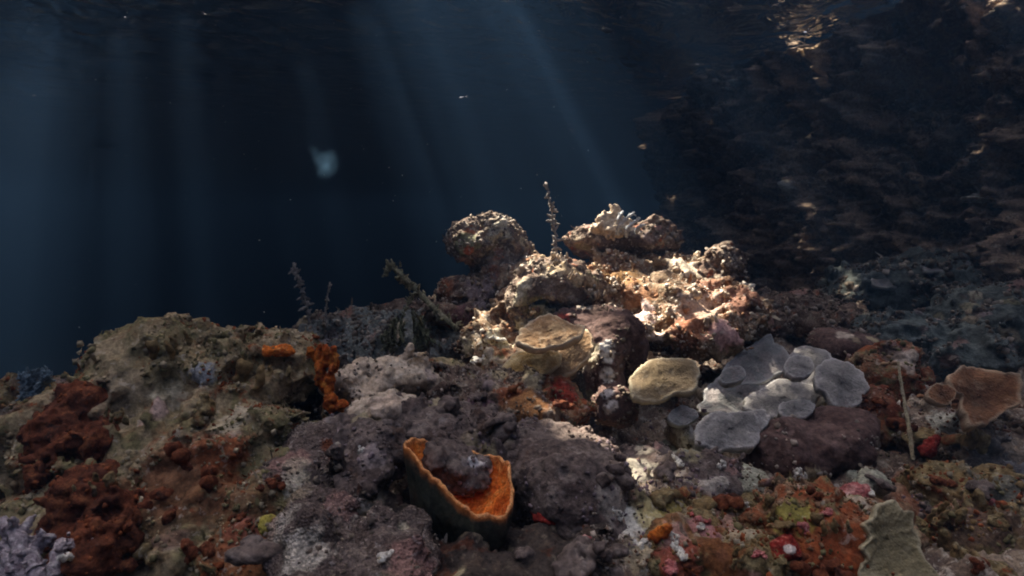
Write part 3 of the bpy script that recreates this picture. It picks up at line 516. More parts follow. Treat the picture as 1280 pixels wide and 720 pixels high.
lump('yellow_sponge', 'dull yellow sponge lump on the olive rock left of the pink sponge', 'sponge', [(999.0, 640.8, 0.82, 9.8, 7.0, 0.0098), (991.0, 647.2, 0.815, 7.0, 5.6, 0.007)], M['yellow'], (('w', 50, .005), ('p', 90, .003)), .0028, grow=0)
lump('scarlet_sponge', 'dark red sponge in the crevice beside the mauve boulder', 'sponge', [(687.5, 653.5, 0.8, 9.6, 3.0, 0.0072, -20), (667.5, 641.5, 0.82, 4.8, 3.0, 0.006)], M['scarlet'], (('w', 55, .004),), .0028, grow=0)
lump('orange_sponge', 'orange knob growing inside the cup sponge', 'sponge', [(563, 600, .84, 7, 13, .009), (557, 588, .845, 6, 7, .008)], M['orange'], (('w', 60, .003),), .0024, grow=0)

# ------------------------------------------------------------------ cup sponge: outer wall, bright orange inner wall with a rolled rim
def catmull(pts, n, closed=True):
    pts = np.asarray(pts, float); K = len(pts); out = []
    segs = K if closed else K - 1
    for i in range(segs):
        g = (lambda j: pts[j % K]) if closed else (lambda j: pts[min(max(j, 0), K - 1)])
        p0, p1, p2, p3 = g(i - 1), g(i), g(i + 1), g(i + 2)
        for t in np.linspace(0, 1, n, endpoint=False):
            out.append(.5 * ((2 * p1) + (-p0 + p2) * t + (2 * p0 - 5 * p1 + 4 * p2 - p3) * t * t + (-p0 + 3 * p1 - 3 * p2 + p3) * t ** 3))
    if not closed: out.append(pts[-1])
    return np.array(out)
def grid_faces(rows, cols, closed=True):
    f = []
    for i in range(rows - 1):
        for k in range(cols if closed else cols - 1): f.append((i * cols + k, i * cols + (k + 1) % cols, (i + 1) * cols + (k + 1) % cols, (i + 1) * cols + k))
    return np.array(f)
def cup_sponge(label, rim_px, base_px, floor_px):
    rim = catmull([P(*p) for p in rim_px], 12); K = len(rim)
    rim += np.stack([perlin(rim * 30 + q) for q in (0, 9, 21)], 1) * .006 + np.stack([perlin(rim * 95 + q) for q in (3, 19, 41)], 1) * .003
    base = P(*base_px); flo = P(*floor_px); cen = rim.mean(0)
    t = empty('cup_sponge', base, label, 'sponge')
    ov = []
    for q in np.linspace(0, 1, 22):
        s_ = 1 - .72 * q ** 1.4; c = cen * (1 - q) + base * q
        row = c + (rim - cen) * s_ * (1 + .10 * math.sin(q * 3.1)); row[:, 2] = (rim[:, 2] * (1 - q) + base[2] * q); ov.append(row)
    ov = np.concatenate(ov); ov += np.stack([perlin(ov * 22 + q) for q in (2, 17, 33)], 1) * .006 * np.repeat(np.clip(np.linspace(0, 4, 22), 0, 1), K)[:, None]
    c4 = np.zeros((len(ov), 4), np.float32); c4[:, :3] = (.50, .15, .035)
    c4[:, 3] = np.clip(1 - np.repeat(np.linspace(0, 1, 22), K) * 16 + perlin(ov * 30) * .5, 0, .8)
    lft = 0 * np.clip(1 - np.linalg.norm(ov - P(520, 590, .80), axis=1) / .05, 0, 1); c4[:, 3] = np.maximum(c4[:, 3], np.clip(lft * 1.2 * (.15 + perlin(ov * 60)), 0, .5))
    mesh_obj('outer_wall', ov, grid_faces(22, K)[:, ::-1], M['cupout'], t, origin=base, col=c4)
    iv = []; th = .005
    dirv = (rim - cen); dirv /= np.linalg.norm(dirv, axis=1)[:, None]
    for a in np.linspace(0, math.pi, 7):                                   # rolled lip
        iv.append(rim - dirv * (th * (.5 - .5 * math.cos(a)) * (1 + .6 * perlin(rim * 70))[:, None]) + np.array([0, 0, 1]) * .0035 * math.sin(a))
    for q in np.linspace(.06, 1, 18):
        s_ = 1 - .80 * q ** 1.7; c = cen * (1 - q) + flo * q; row = c + (rim - dirv * th - cen) * s_
        row[:, 2] = (rim[:, 2] * (1 - q) + flo[2] * q); iv.append(row)
    iv.append(np.repeat(flo[None], K, 0) - (0, 0, .002)); n_ = len(iv); iv = np.concatenate(iv)
    iv += np.stack([perlin(iv * 40 + q) + .5 * perlin(iv * 110 + q) for q in (5, 13, 27)], 1) * .005 * np.repeat(np.clip(np.linspace(-.8, 3, n_), 0, 1), K)[:, None]
    c4 = np.zeros((len(iv), 4), np.float32); c4[:, :3] = (.85, .42, .17); c4[:, 3] = np.repeat(np.clip(1 - np.abs(np.arange(n_) - 3) / 4.5, 0, 1), K) * .85
    mesh_obj('inner_wall', iv, grid_faces(n_, K)[:, ::-1] if False else grid_faces(n_, K), M['orange'], t, origin=flo, col=c4)
    return t
cup_sponge('orange cup sponge with a rolled paler rim and dark outside',
 [(506, 556, .80), (518, 572, .785), (545, 604, .765), (578, 634, .75), (606, 648, .745), (630, 650, .75), (641, 628, .77), (639, 600, .80), (634, 580, .83), (612, 570, .86), (570, 560, .88), (532, 552, .87), (512, 549, .83)],
 (580, 705, .80), (588, 648, .80))
lump('reef_rock', 'mauve rock wedged inside the orange cup sponge', 'rock', [(586, 590, .855, 32, 22, .035), (556, 584, .86, 26, 20, .03)], M['mauve'], LUMP, .0035, patches=[(612, 578, .83, .012, (.6, .56, .54)), (598, 572, .84, .012, (.55, .55, .55)), (622, 582, .83, .01, (.7, .6, .52))], grow=.3, motley=0)

# ------------------------------------------------------------------ plate corals: outline on a tilted plane, real thickness, ridged top, stalk below
def plate(name, label, outline, depth, tilt, mat, thick=.014, dish=-.004, lean=0, stalk=.06, group=None, parent=None, wav=.010):
    """tilt: degrees that the upper face leans towards the camera; lean: sideways"""
    pts = np.array(outline, float); cx, cy = pts.mean(0); c0 = P(cx, cy, depth)
    nrm = np.array([math.sin(R(lean)), -math.sin(R(tilt)), math.cos(R(tilt))]); nrm /= np.linalg.norm(nrm)
    w = []
    for px, py in pts: r = ray(px, py); w.append(r * (c0 @ nrm) / (r @ nrm))
    rim = catmull(w, 10); K = len(rim); cen = rim.mean(0)
    sz = np.linalg.norm(rim - cen, axis=1).mean(); seed = hash_name(label or name) % 53
    rim = rim + (rim - cen) * (perlin(rim * 24 + seed) * .12 + perlin(rim * 50 + seed) * .09 + perlin(rim * 120 + seed) * .05)[:, None]
    rows = []; al = []; qs = []; NR_ = 15
    for i, q in enumerate(np.linspace(.04, 1, NR_)):                        # top, from the middle to the rim
        row = cen + (rim - cen) * q
        th_ = np.linspace(0, 2 * math.pi, K, endpoint=False)
        row = row + nrm * (disp(row.astype(np.float32), (('p', 22, wav), ('r', 60, .0016), ('p', 120, .0009)), seed) + dish * (q ** 2 - .6) + q * .0005 * np.sin(th_ * 19 + 9 * perlin(row * 25)) + .0007 * math.sin(q * 34))[:, None]
        rows.append(row); qs.append(q); al.append(np.full(K, max(0, (q - .90) / .10) * .9))
    edge = rows[-1] + (rim - cen) * .012 - nrm * thick * .5; rows.append(edge); al.append(np.full(K, .9))
    for q in np.linspace(.98, .16, 9):
        row = cen + (rim - cen) * q + nrm * (dish * (q ** 2 - .6)) - nrm * (thick + .25 * sz * (1 - q) ** 1.5)
        rows.append(row + nrm * (perlin(row * 40) * .002)[:, None]); al.append(np.full(K, .5 if q > .9 else 0))
    foot = cen - np.array([0, 0, 1]) * stalk * .55 + np.array([0, .055, 0])
    rows.append(foot + (rim - cen) * .22); al.append(np.zeros(K))
    v = np.concatenate(rows); al = np.concatenate(al); qs = np.repeat(qs + [1.] * (len(rows) - len(qs)), K)
    c4 = np.ones((len(v), 4), np.float32); c4[:, 3] = np.clip(al + (al > 0) * perlin(v * 60) * .4, 0, 1); c4[:, 0] = np.clip(qs + perlin(v * 30 + seed) * .5, 0, 1)
    f = grid_faces(len(rows), K); cap = [[0] * 0]
    v = np.concatenate([v, rows[0].mean(0)[None]]); c4 = np.concatenate([c4, [[1, 1, 1, 0]]])
    capf = np.array([(len(v) - 1, (k + 1) % K, k, k) for k in range(0)]) if False else np.array([(len(v) - 1, k, (k + 1) % K, (k + 2) % K) for k in range(0, K - 1, 2)])
    o = mesh_obj(name, v, np.concatenate([f, capf])[:, ::-1] if np.dot(np.cross(rim[0] - cen, rim[K // 4] - cen), nrm) > 0 else np.concatenate([f, capf]), mat, parent, origin=foot, col=c4)
    if label and parent is None: tag(o, label, 'plate coral', group)
    return o
TRIO = 'tan plates stacked below the mound'
plate('plate_coral', 'ochre plate, lowest left of the three stacked plates', [(627, 468), (640, 444), (668, 434), (700, 440), (699, 455), (676, 468), (650, 474)], 1.165, 32, PM['yellow'], group=TRIO)
plate('plate_coral', 'tan plate with a pale edge, lower right of the three stacked plates', [(668, 474), (690, 452), (706, 428), (730, 412), (741, 424), (737, 444), (716, 464), (688, 477)], 1.20, 34, PM['dbrown'], group=TRIO, lean=6)
plate('plate_coral', 'topmost orange-tan plate of the three stacked plates', [(645, 418), (662, 402), (688, 391), (706, 402), (728, 406), (725, 420), (700, 431), (672, 434), (652, 428)], 1.12, 30, PM['brown'], group=TRIO)
plate('plate_coral', 'single olive plate with a pale rim right of the white-streaked pillar', [(789, 492), (790, 470), (800, 456), (822, 449), (856, 449), (873, 460), (876, 478), (864, 491), (842, 492), (820, 499), (802, 499)], 1.16, 28, PM['olive'])
GR = 'grey plates of the colony on the right'
plate('plate_coral', 'pointed blue-grey plate at the top of the colony', [(902, 472), (918, 446), (948, 426), (962, 420), (978, 434), (988, 454), (968, 472), (936, 482)], 1.38, 34, PM['bluegrey'], group=GR, wav=.007)
plate('plate_coral', 'pale plate at the upper right back of the colony', [(984, 452), (1000, 434), (1024, 433), (1044, 450), (1040, 470), (1015, 480), (990, 472)], 1.37, 26, PM['grey'], group=GR)
plate('plate_coral', 'broad mottled plate at the left middle of the colony', [(876, 508), (886, 480), (912, 464), (948, 464), (976, 482), (968, 508), (930, 520), (892, 522)], 1.30, 26, PM['bluegrey'], group=GR, wav=.009)
plate('plate_coral', 'flat plate in the very middle of the colony', [(930, 502), (958, 480), (1000, 474), (1026, 488), (1012, 508), (976, 518), (946, 516)], 1.26, 22, PM['grey'], group=GR, wav=.007)
plate('plate_coral', 'large round grey plate at the right end of the colony', [(1018, 470), (1028, 452), (1050, 448), (1072, 456), (1084, 474), (1082, 496), (1062, 509), (1044, 508), (1034, 492), (1020, 484)], 1.23, 36, PM['grey'], group=GR)
plate('plate_coral', 'small round grey plate in the upper middle of the colony', [(980, 456), (986, 446), (1000, 442), (1014, 447), (1018, 458), (1010, 469), (994, 471), (984, 466)], 1.17, 30, PM['grey'], group=GR, stalk=.03)
plate('plate_coral', 'small oblong grey plate in front of the colony middle', [(972, 512), (978, 502), (992, 498), (1010, 498), (1018, 508), (1010, 518), (992, 522), (978, 520)], 1.13, 26, PM['grey'], group=GR, stalk=.03)
plate('plate_coral', 'wide front grey plate with a straight lower edge', [(868, 545), (872, 528), (890, 516), (920, 514), (945, 512), (962, 516), (956, 536), (940, 560), (918, 558), (895, 563), (876, 558)], 1.07, 30, PM['grey'], group=GR)
plate('plate_coral', 'small pale teal plate at the left of the colony', [(837, 520), (842, 509), (856, 506), (868, 512), (871, 523), (856, 531), (842, 528)], 1.13, 42, PM['bluegrey'], group=GR, stalk=.03)
plate('plate_coral', 'dim tiny grey plate left of the broad back plate', [(900, 470), (908, 460), (924, 458), (932, 468), (922, 478), (906, 479)], 1.22, 36, PM['bluegrey'], group=GR, stalk=.03)
RB = 'folds of the red-brown coral on the right'
plate('plate_coral', 'large folded red-brown plate with a pale rim at the right', [(1182, 476), (1196, 462), (1220, 457), (1250, 462), (1274, 476), (1276, 500), (1258, 512), (1240, 530), (1212, 535), (1200, 515), (1204, 496), (1190, 490)], 1.05, 42, PM['rust'], group=RB, wav=.016, dish=.004)
plate('plate_coral', 'small grey-brown lobe at the left of the folded red-brown plate', [(1160, 492), (1168, 480), (1186, 480), (1194, 492), (1186, 503), (1170, 502)], 1.03, 46, PM['rust'], group=RB, stalk=.04)
plate('plate_coral', 'upright pale olive blade with a ragged left edge at the bottom right', [(1082, 726), (1078, 708), (1086, 698), (1079, 684), (1088, 672), (1080, 656), (1090, 648), (1094, 634), (1106, 630), (1116, 627), (1124, 636), (1136, 642), (1140, 662), (1152, 676), (1156, 698), (1166, 726)], .74, 62, PM['blade'], thick=.010, dish=.006, stalk=.03, wav=.008)
plate('plate_coral', 'grey shelf of coral at the far right edge', [(1232, 590), (1248, 578), (1275, 576), (1300, 582), (1296, 602), (1262, 606), (1240, 602)], 1.05, 30, PM['bluegrey'])
for k, (x, y, d, w_, lab) in enumerate([(1110, 350, 2.4, 26, 'dim grey plate on top of the hazy outcrop'), (1180, 330, 2.35, 34, 'dim wide plate on the right shoulder of the hazy outcrop'), (1075, 372, 2.45, 22, 'small dim plate on the left of the hazy outcrop'), (1215, 395, 1.95, 30, 'dim plate low at the right edge outcrop'), (1005, 385, 2.15, 24, 'dim small plate on the reef hump behind the mound')]):
    a = np.linspace(0, 2 * math.pi, 9)[:-1]; plate('plate_coral', lab, [(x + w_ * math.cos(q) * random.uniform(.8, 1.1), y + w_ * .35 * math.sin(q) * random.uniform(.8, 1.1)) for q in a], d, 22, PM['bluegrey'], group='dim plates on the far outcrops')

# ------------------------------------------------------------------ branching and whip-like growth
def branch_mesh(segs, mat, name, label, cat, knobs=0, kn=.004, origin=None, group=None):
    V = []; Fc = []; o_ = 0
    for pts, rads in segs:
        pts = catmull(pts, 6, False); rads = np.interp(np.linspace(0, 1, len(pts)), np.linspace(0, 1, len(rads)), rads)
        v, f = tri_tube(pts, rads * (1 + .18 * np.sin(np.arange(len(pts)) * 2.1)), 8); V.append(v); Fc.append(f + o_); o_ += len(v)
        tip = np.array([pts[-1] + (pts[-1] - pts[-2]) / (np.linalg.norm(pts[-1] - pts[-2]) + 1e-9) * rads[-1] * .8]); last = o_ - 8
        V.append(tip); Fc.append(np.array([(last + k, last + k + 1, last + (k + 2) % 8, o_) for k in (0, 2, 4, 6)])); o_ += 1
        for _ in range(int(knobs * len(pts))):
            i = random.randrange(len(pts)); c = pts[i] + np.array([random.gauss(0, 1) for _ in range(3)]) * rads[i] * .8; d = np.array([random.gauss(0, 1), random.gauss(0, 1), random.gauss(.3, 1)]); d *= kn * random.uniform(.6, 2.2) / np.linalg.norm(d)
            v, f = tri_tube([c, c + d * .5, c + d], [kn * .38, kn * .42, kn * .18], 5); V.append(v); Fc.append(f + o_); o_ += len(v)
    V = np.concatenate(V); Fc = np.concatenate(Fc); V = V + np.stack([perlin(V * 90 + q) for q in (1, 5, 8)], 1) * .0012
    o = mesh_obj(name, V, Fc, mat, origin=origin if origin is not None else segs[0][0][0]); tag(o, label, cat, group); return o
branch_mesh([([P(572, 412, 1.5), P(545, 388, 1.52), P(520, 362, 1.54), P(500, 342, 1.55), P(484, 329, 1.55)], [.007, .0075, .008, .008, .006]),
             ([P(515, 358, 1.54), P(505, 352, 1.53), P(496, 348, 1.53)], [.005, .004, .003]), ([P(522, 364, 1.54), P(514, 372, 1.53), P(508, 385, 1.53)], [.006, .005, .003]), ([P(490, 334, 1.55), P(481, 342, 1.55)], [.005, .003])],
            reef('fuzzy_branch', [(.20, .20, .13), (.15, .14, .09), (.28, .26, .18), (.12, .10, .07)], 30, (.5, .48, .4), .5), 'branching_coral', 'knobbly leaning branch sticking up left of the mound', 'coral', 2.2, .009)
tuft = []
for k in range(26):
    a = random.uniform(-1, 1); b0 = P(515 + a * 34, 432 + random.uniform(-5, 8), 1.52 + random.uniform(-.05, .05)); tp = P(513 + a * 26, 392 + abs(a) * 18 + random.uniform(-8, 14), 1.52 + random.uniform(-.06, .06)); tuft.append(([b0, (b0 + tp) / 2 + np.array([random.gauss(0, .008), random.gauss(0, .008), 0]), tp], [.004, .0035, .0025]))
branch_mesh(tuft, reef('green_tuft', [(.13, .14, .08), (.10, .10, .06), (.18, .18, .11), (.08, .07, .05)], 30), 'bushy_hydroid', 'bushy grey-green tuft under the leaning branch', 'hydroid', 1.2, .007)
m_hyd = reef('pale_hydroid', [(.26, .24, .22), (.20, .18, .17), (.34, .32, .30), (.16, .14, .13)], 40)
HY = 'thin feathery hydroids on the reef crest'
branch_mesh([([P(697, 338, 1.70), P(695, 305, 1.72), P(692, 280, 1.74), P(688, 255, 1.74), P(683, 230, 1.74)], [.0028, .0025, .0025, .002, .0015])], m_hyd, 'feathery_hydroid', 'thin feathery hydroid standing above the mound', 'hydroid', 3.0, .010, group=HY)
branch_mesh([([P(388, 420, 1.9), P(384, 385, 1.9), P(376, 360, 1.9), P(367, 334, 1.9)], [.003, .003, .0025, .002])], m_hyd, 'feathery_hydroid', 'dim feathery hydroid, left of the pair by the orange sponge', 'hydroid', 3.2, .012, group=HY)
branch_mesh([([P(406, 425, 1.65), P(407, 395, 1.65), P(409, 372, 1.65), P(412, 353, 1.65)], [.002, .002, .0018, .0015])], m_hyd, 'feathery_hydroid', 'dim feathery hydroid, right of the pair by the orange sponge', 'hydroid', 1.8, .007, group=HY)
branch_mesh([([P(1141, 575, 1.08), P(1138, 545, 1.1), P(1132, 510, 1.13), P(1126, 478, 1.16), P(1123, 452, 1.18)], [.0035, .0038, .0034, .003, .0025])], reef('pale_whip', [(.36, .31, .2), (.28, .23, .15), (.42, .38, .26), (.2, .15, .1)], 40), 'whip_coral', 'thin pale whip standing upright on the right', 'coral', .3, .003)
segs = []
for px, py, tx_, ty_ in [(60, 735, 10, 668), (60, 735, 45, 672), (62, 735, 92, 690), (30, 730, -12, 690), (45, 715, 30, 690), (70, 722, 78, 676), (20, 715, 2, 650)]:
    a = P(px, py, .64); c = P(tx_, ty_, .67); md = (a + c) / 2 + np.array([random.gauss(0, .006), random.gauss(0, .01), .004]); segs.append(([a, md, c], [.010, .0085, .0055]))
    for _ in range(2):
        q = md + (c - md) * random.uniform(.1, .6); e = q + np.array([random.gauss(0, .014), random.gauss(0, .01), random.uniform(.006, .02)]); segs.append(([q, (q + e) / 2 + .002, e], [.006, .005, .004]))
branch_mesh(segs, reef('lavender_branches', [(.34, .29, .31), (.25, .20, .22), (.46, .42, .42), (.16, .11, .13)], 30, (.75, .7, .72), .4), 'branching_coral', 'pale lavender branching coral in the bottom left corner', 'coral', .5, .005)
# thin translucent-looking fan at the left edge
fan = []
for k in range(15):
    a = R(-6 + 52 * (k / 14)); b0 = P(28 + k * .9, 497, 1.25); L1 = 40 * (1 - .3 * abs(k - 10) / 10); tp = P(28 + k + math.sin(a) * L1, 497 - math.cos(a) * L1, 1.25 + .01 * math.sin(k)); fan.append(([b0, (b0 + tp) / 2, tp], [.0016, .0014, .0010]))
branch_mesh(fan, reef('blue_fan', [(.22, .30, .36), (.17, .24, .30), (.28, .36, .42), (.12, .16, .2)], 40), 'hydroid_fan', 'small pale blue hydroid fan at the left edge', 'hydroid', 2.5, .006)
# curly pale corals crowning the mound
lump('finger_coral', 'pale tan stubby finger corals on the crown of the mound', 'coral', [(757, 278, 1.77, 9, 15, .022), (770, 270, 1.78, 8, 14, .02), (748, 288, 1.77, 10, 10, .02), (765, 290, 1.76, 16, 10, .03), (782, 284, 1.79, 10, 12, .02)], M['cream'], (('w', 34, .012), ('w', 70, .006), ('p', 110, .003)), .004, grow=.6, k=.01)
lump('knob_coral', 'brownish knob coral at the right end of the crown', 'coral', [(818, 282, 1.81, 14, 12, .03), (832, 290, 1.82, 12, 12, .025), (806, 290, 1.80, 10, 10, .02)], M['moundd'], (('w', 34, .012), ('w', 70, .006)), .0045, grow=1.0, k=.012)
segs = []
for x0, y0, x1, y1, x2, y2 in [(772, 294, 779, 277, 793, 265), (783, 296, 788, 282, 800, 273), (796, 292, 800, 283, 806, 281), (778, 284, 774, 272, 779, 264)]:
    segs.append(([P(x0, y0, 1.73), P((x0 + x1) / 2 - 2, (y0 + y1) / 2, 1.72), P(x1, y1, 1.715), P(x2, y2, 1.73)], [.004, .0065, .006, .003]))
branch_mesh(segs, reef('blue_white', [(.46, .48, .50), (.36, .38, .42), (.56, .58, .60), (.25, .26, .3)], 30), 'ribbon_sponge', 'bluish-white ribbon growth on the crown of the mound', 'sponge', .8, .006)
# ------------------------------------------------------------------ things in open water
def body(name, label, cat, c, L, H, T, yaw, mat, fins=True):
    """a small fish: tapered body with tail, dorsal and anal fins"""
    t = empty(name, c, label, cat); ca, sa = math.cos(yaw), math.sin(yaw)
    def w(x, y, z): return np.array([ca * x - sa * y, sa * x + ca * y, z]) + c
    v = []; N1, N2 = 14, 10
    for i in range(N1):
        u_ = i / (N1 - 1); x = (u_ - .5) * L; hh = H * .5 * (math.sin(math.pi * min(1, u_ * .96 + .03)) ** .7) * (1 - .35 * u_) + H * .02
        for k in range(N2): th = 2 * math.pi * k / N2; v.append(w(x, math.cos(th) * hh * T / H, math.sin(th) * hh))
    mesh_obj('body', np.array(v), grid_faces(N1, N2), mat, t, origin=c)
    def fin(nm, pts):
        a = np.array([w(x, s_, z) for s_ in (-.0006, .0006) for x, z in pts]); k = len(pts)
        mesh_obj(nm, a, np.array([(0, 1, 2, 3), (4 + 3, 4 + 2, 4 + 1, 4)] + [(i, (i + 1) % 4, 4 + (i + 1) % 4, 4 + i) for i in range(4)]), mat, t, origin=c, smooth=False)
    fin('tail_fin', [(L * .42, 0), (L * .72, H * .42), (L * .64, 0), (L * .72, -H * .42)])
    fin('dorsal_fin', [(-L * .2, H * .38), (L * .05, H * .68), (L * .3, H * .4), (L * .3, H * .1)])
    fin('anal_fin', [(0, -H * .36), (L * .18, -H * .6), (L * .32, -H * .35), (L * .32, -H * .1)])
    return t
m_fish, n, l, b = nodes('dark_fish_skin'); b.inputs['Base Color'].default_value = (.02, .02, .022, 1); b.inputs['Roughness'].default_value = .5
body('small_fish', 'small dark fish under the water surface at the top', 'fish', P(759, 38, 2.0), .040, .022, .010, R(20), m_fish)
m_jel = bpy.data.materials.new('jelly_skin'); m_jel.use_nodes = True; n = m_jel.node_tree.nodes; l = m_jel.node_tree.links; n.remove(n['Principled BSDF'])
df = n.new('ShaderNodeBsdfTranslucent'); df.inputs[0].default_value = (.25, .5, .8, 1); d2 = n.new('ShaderNodeBsdfDiffuse'); d2.inputs[0].default_value = (.25, .5, .8, 1); a1 = n.new('ShaderNodeMixShader'); l.new(df.outputs[0], a1.inputs[1]); l.new(d2.outputs[0], a1.inputs[2])
tr = n.new('ShaderNodeBsdfTransparent'); mx = n.new('ShaderNodeMixShader'); mx.inputs[0].default_value = .014; l.new(tr.outputs[0], mx.inputs[1]); l.new(a1.outputs[0], mx.inputs[2]); l.new(mx.outputs[0], n['Material Output'].inputs[0])
def jelly(c, r, label):
    t = empty('jellyfish', c - np.array([0, 0, r]), label, 'jellyfish'); tilt = R(35)
    def shell(nm, k, off, sx, sz):
        v = []; N1, N2 = 16, 24
        for i in range(N1):
            a = math.pi * (i + .5) / N1
            for q in range(N2):
                b_ = 2 * math.pi * q / N2; rr = r * k * (1 + .04 * math.sin(3 * b_)); x, y, z = rr * sx * math.sin(a) * math.cos(b_), rr * math.sin(a) * math.sin(b_), rr * sz * math.cos(a)
                v.append(c + off + np.array([x * math.cos(tilt) + z * math.sin(tilt), y, -x * math.sin(tilt) + z * math.cos(tilt)]))
        mesh_obj(nm, np.array(v), grid_faces(N1, N2), m_jel, t, origin=c)
    for k in np.linspace(1.25, .3, 6): shell('bell', k, np.zeros(3), .8, 1.1)
    for k in np.linspace(1.2, .4, 3): shell('skirt', k, np.array([-r * .9, 0, r * .7]), 1.1, .55)
    shell('core', .3, np.array([0, 0, -r * .2]), 1, 1)
jelly(P(408, 206, 3.6), .075, 'small blurred pale blue jelly drifting in the open water')
# ------------------------------------------------------------------ small nubbins and sponges dotted over the reef, each a thing of its own
FC = np.concatenate([v[f].mean(1) for v, f, g, mn in SURF]); FD = FC @ FW; FX = 640 + F * (FC @ RT) / FD; FY = 360 - F * (FC @ UP) / FD
def hit(px, py):
    m = (np.abs(FX - px) < 5) & (np.abs(FY - py) < 5) & (FD > .3); i = np.where(m)[0]
    return None if not len(i) else FC[i[np.argmin(FD[i])]]
def nub(kind, mat, seed):
    r = np.random.default_rng(seed); bl = []
    for q in range(7):
        if kind == 'knob': c = r.normal(0, .008, 3); rr = r.uniform(.006, .011, 3)
        elif kind == 'finger': c = r.normal(0, .010, 3) * [1, 1, .2] + [0, 0, .007]; rr = np.array([.0042, .0042, r.uniform(.010, .018)])
        else: c = r.normal(0, .014, 3) * [1, 1, .15]; rr = np.array([r.uniform(.009, .014), r.uniform(.009, .014), .006])
        c = c + np.array([0, 1.0, 0]); d = c @ FW; bl.append((640 + F * (c @ RT) / d, 360 - F * (c @ UP) / d, d, rr[0] * F / d, rr[2] * F / d, rr[1]))
    v, f, _ = field(bl, (), .0022, (('w', 70, .004), ('p', 120, .002)), .006, seed); v = v - np.array([0, 1.0, 0], np.float32)
    me = mesh_obj('nub', v, f, mat, origin=(0, 0, 0)); data = me.data; bpy.data.objects.remove(me); return data
LM = [('big peaked left rock', 215, 460), ('dark hollow of the left rock', 355, 545), ('red sponge crust', 90, 590), ('lavender branches', 40, 690), ('upright orange sponge', 405, 475), ('lobed cream coral', 475, 470), ('cream-pink dome', 478, 515), ('orange cup sponge', 575, 610), ('fine mauve mound', 440, 690), ('mauve boulder', 705, 610), ('white-streaked pillar', 757, 465), ('stacked tan plates', 685, 435), ('single olive plate', 832, 474), ('wide front grey plate', 915, 538), ('round grey plate', 1050, 478), ('dark mauve boulder', 1010, 560), ('thin whip', 1132, 520), ('folded red-brown plate', 1235, 490), ('olive blade', 1120, 680), ('pink ball', 733, 686), ('small orange lump', 826, 664), ('pinkish-red sponge', 1062, 628), ('scarlet and white sponge', 980, 688), ('knobby head of the mound', 905, 335), ('crown of the mound', 785, 285), ('mushroom-shaped knob', 605, 310), ('pale arch of the mound', 690, 335), ('yellow speck', 338, 652)]
TAKEN = set()
def place_label(base, px, py):
    near_ = sorted(LM, key=lambda q: (q[1] - px) ** 2 + (q[2] - py) ** 2)
    for nm, x, y in near_[:4]:
        dx, dy = px - x, py - y; d = math.hypot(dx, dy)
        rel = 'right on' if d < 14 else ('right of' if dx > 0 else 'left of') if abs(dx) > 1.6 * abs(dy) else ('below' if dy > 0 else 'above') if abs(dy) > 1.6 * abs(dx) else ('below right of' if dx > 0 else 'below left of') if dy > 0 else ('above right of' if dx > 0 else 'above left of')
        lab = f'{base} {rel} the {nm}'
        if lab not in TAKEN: TAKEN.add(lab); return lab
    return base
def dot_over(name, label, cat, group, meshes, spots, smin, smax):
    for px, py in spots:
        p = hit(px + random.uniform(-6, 6), py + random.uniform(-6, 6))
        if p is None: continue
        o = bpy.data.objects.new(name, random.choice(meshes)); COL.objects.link(o); o.location = p
        sc_ = random.uniform(smin, smax) * min(1.6, max(.8, p[1])); o.scale = (sc_, sc_ * random.uniform(.8, 1.2), sc_ * random.uniform(.8, 1.2)); o.rotation_euler = (random.uniform(-.4, .4), random.uniform(-.4, .4), random.uniform(0, 6.28))
        tag(o, place_label(label, px, py), cat, group)
def mset(kinds, mat): return [nub(kd, mat, 10 + i * 7 + len(mat.name)) for i, kd in enumerate(kinds)]
W3 = mset(['knob', 'finger', 'flat'], M['white']); C3 = mset(['finger', 'knob'], M['cream']); R3_ = mset(['flat', 'knob'], M['red']); MV = mset(['knob', 'flat', 'knob'], M['mauve']); OL = mset(['finger', 'knob', 'flat'], M['olive']); PK = mset(['flat', 'knob'], M['pink'])
dot_over('coral_nubbin', 'small bleached white nubbin', 'coral', 'white nubbins on the rubble', W3, [(775, 640), (800, 670), (850, 672), (870, 655), (845, 690), (930, 628), (858, 548), (850, 575), (905, 580), (1085, 610), (1000, 600), (445, 560), (600, 450), (618, 425), (480, 690), (90, 690)], .35, .65)
dot_over('coral_nubbin', 'small cream knobby coral', 'coral', 'cream nubbins on the mound', C3, [(650, 340), (690, 320), (720, 340), (745, 370), (800, 345), (845, 330), (870, 365), (830, 385), (890, 400), (910, 370), (640, 430), (820, 405), (935, 390), (770, 350)], .35, .7)
dot_over('red_sponge_tuft', 'small rust-red sponge tuft', 'sponge', 'rust-red tufts in the rubble', R3_, [(230, 560), (270, 600), (190, 610), (300, 640), (160, 660), (250, 690), (1000, 700), (1040, 700), (1100, 500), (1120, 530), (1010, 620), (1170, 600), (905, 620), (860, 712), (1230, 700), (700, 500), (210, 640), (330, 600)], .6, 1.3)
dot_over('mauve_nubbin', 'small mauve-grey knob', 'coral', 'mauve knobs between corals', MV, [(630, 520), (560, 505), (600, 490), (540, 560), (640, 535), (770, 590), (830, 590), (750, 540), (1110, 600), (1150, 640), (1230, 610), (420, 560), (330, 680), (650, 690), (720, 700), (760, 700)], .8, 1.7)
dot_over('olive_nubbin', 'small olive-brown weedy knob', 'coral', 'olive knobs on the lower reef', OL, [(890, 650), (920, 690), (960, 640), (980, 660), (1030, 650), (1180, 650), (1210, 620), (1250, 650), (1200, 700), (870, 630), (830, 610), (150, 520), (250, 500), (310, 470), (200, 440), (180, 700), (130, 600), (1160, 540), (1220, 560)], .7, 1.6)
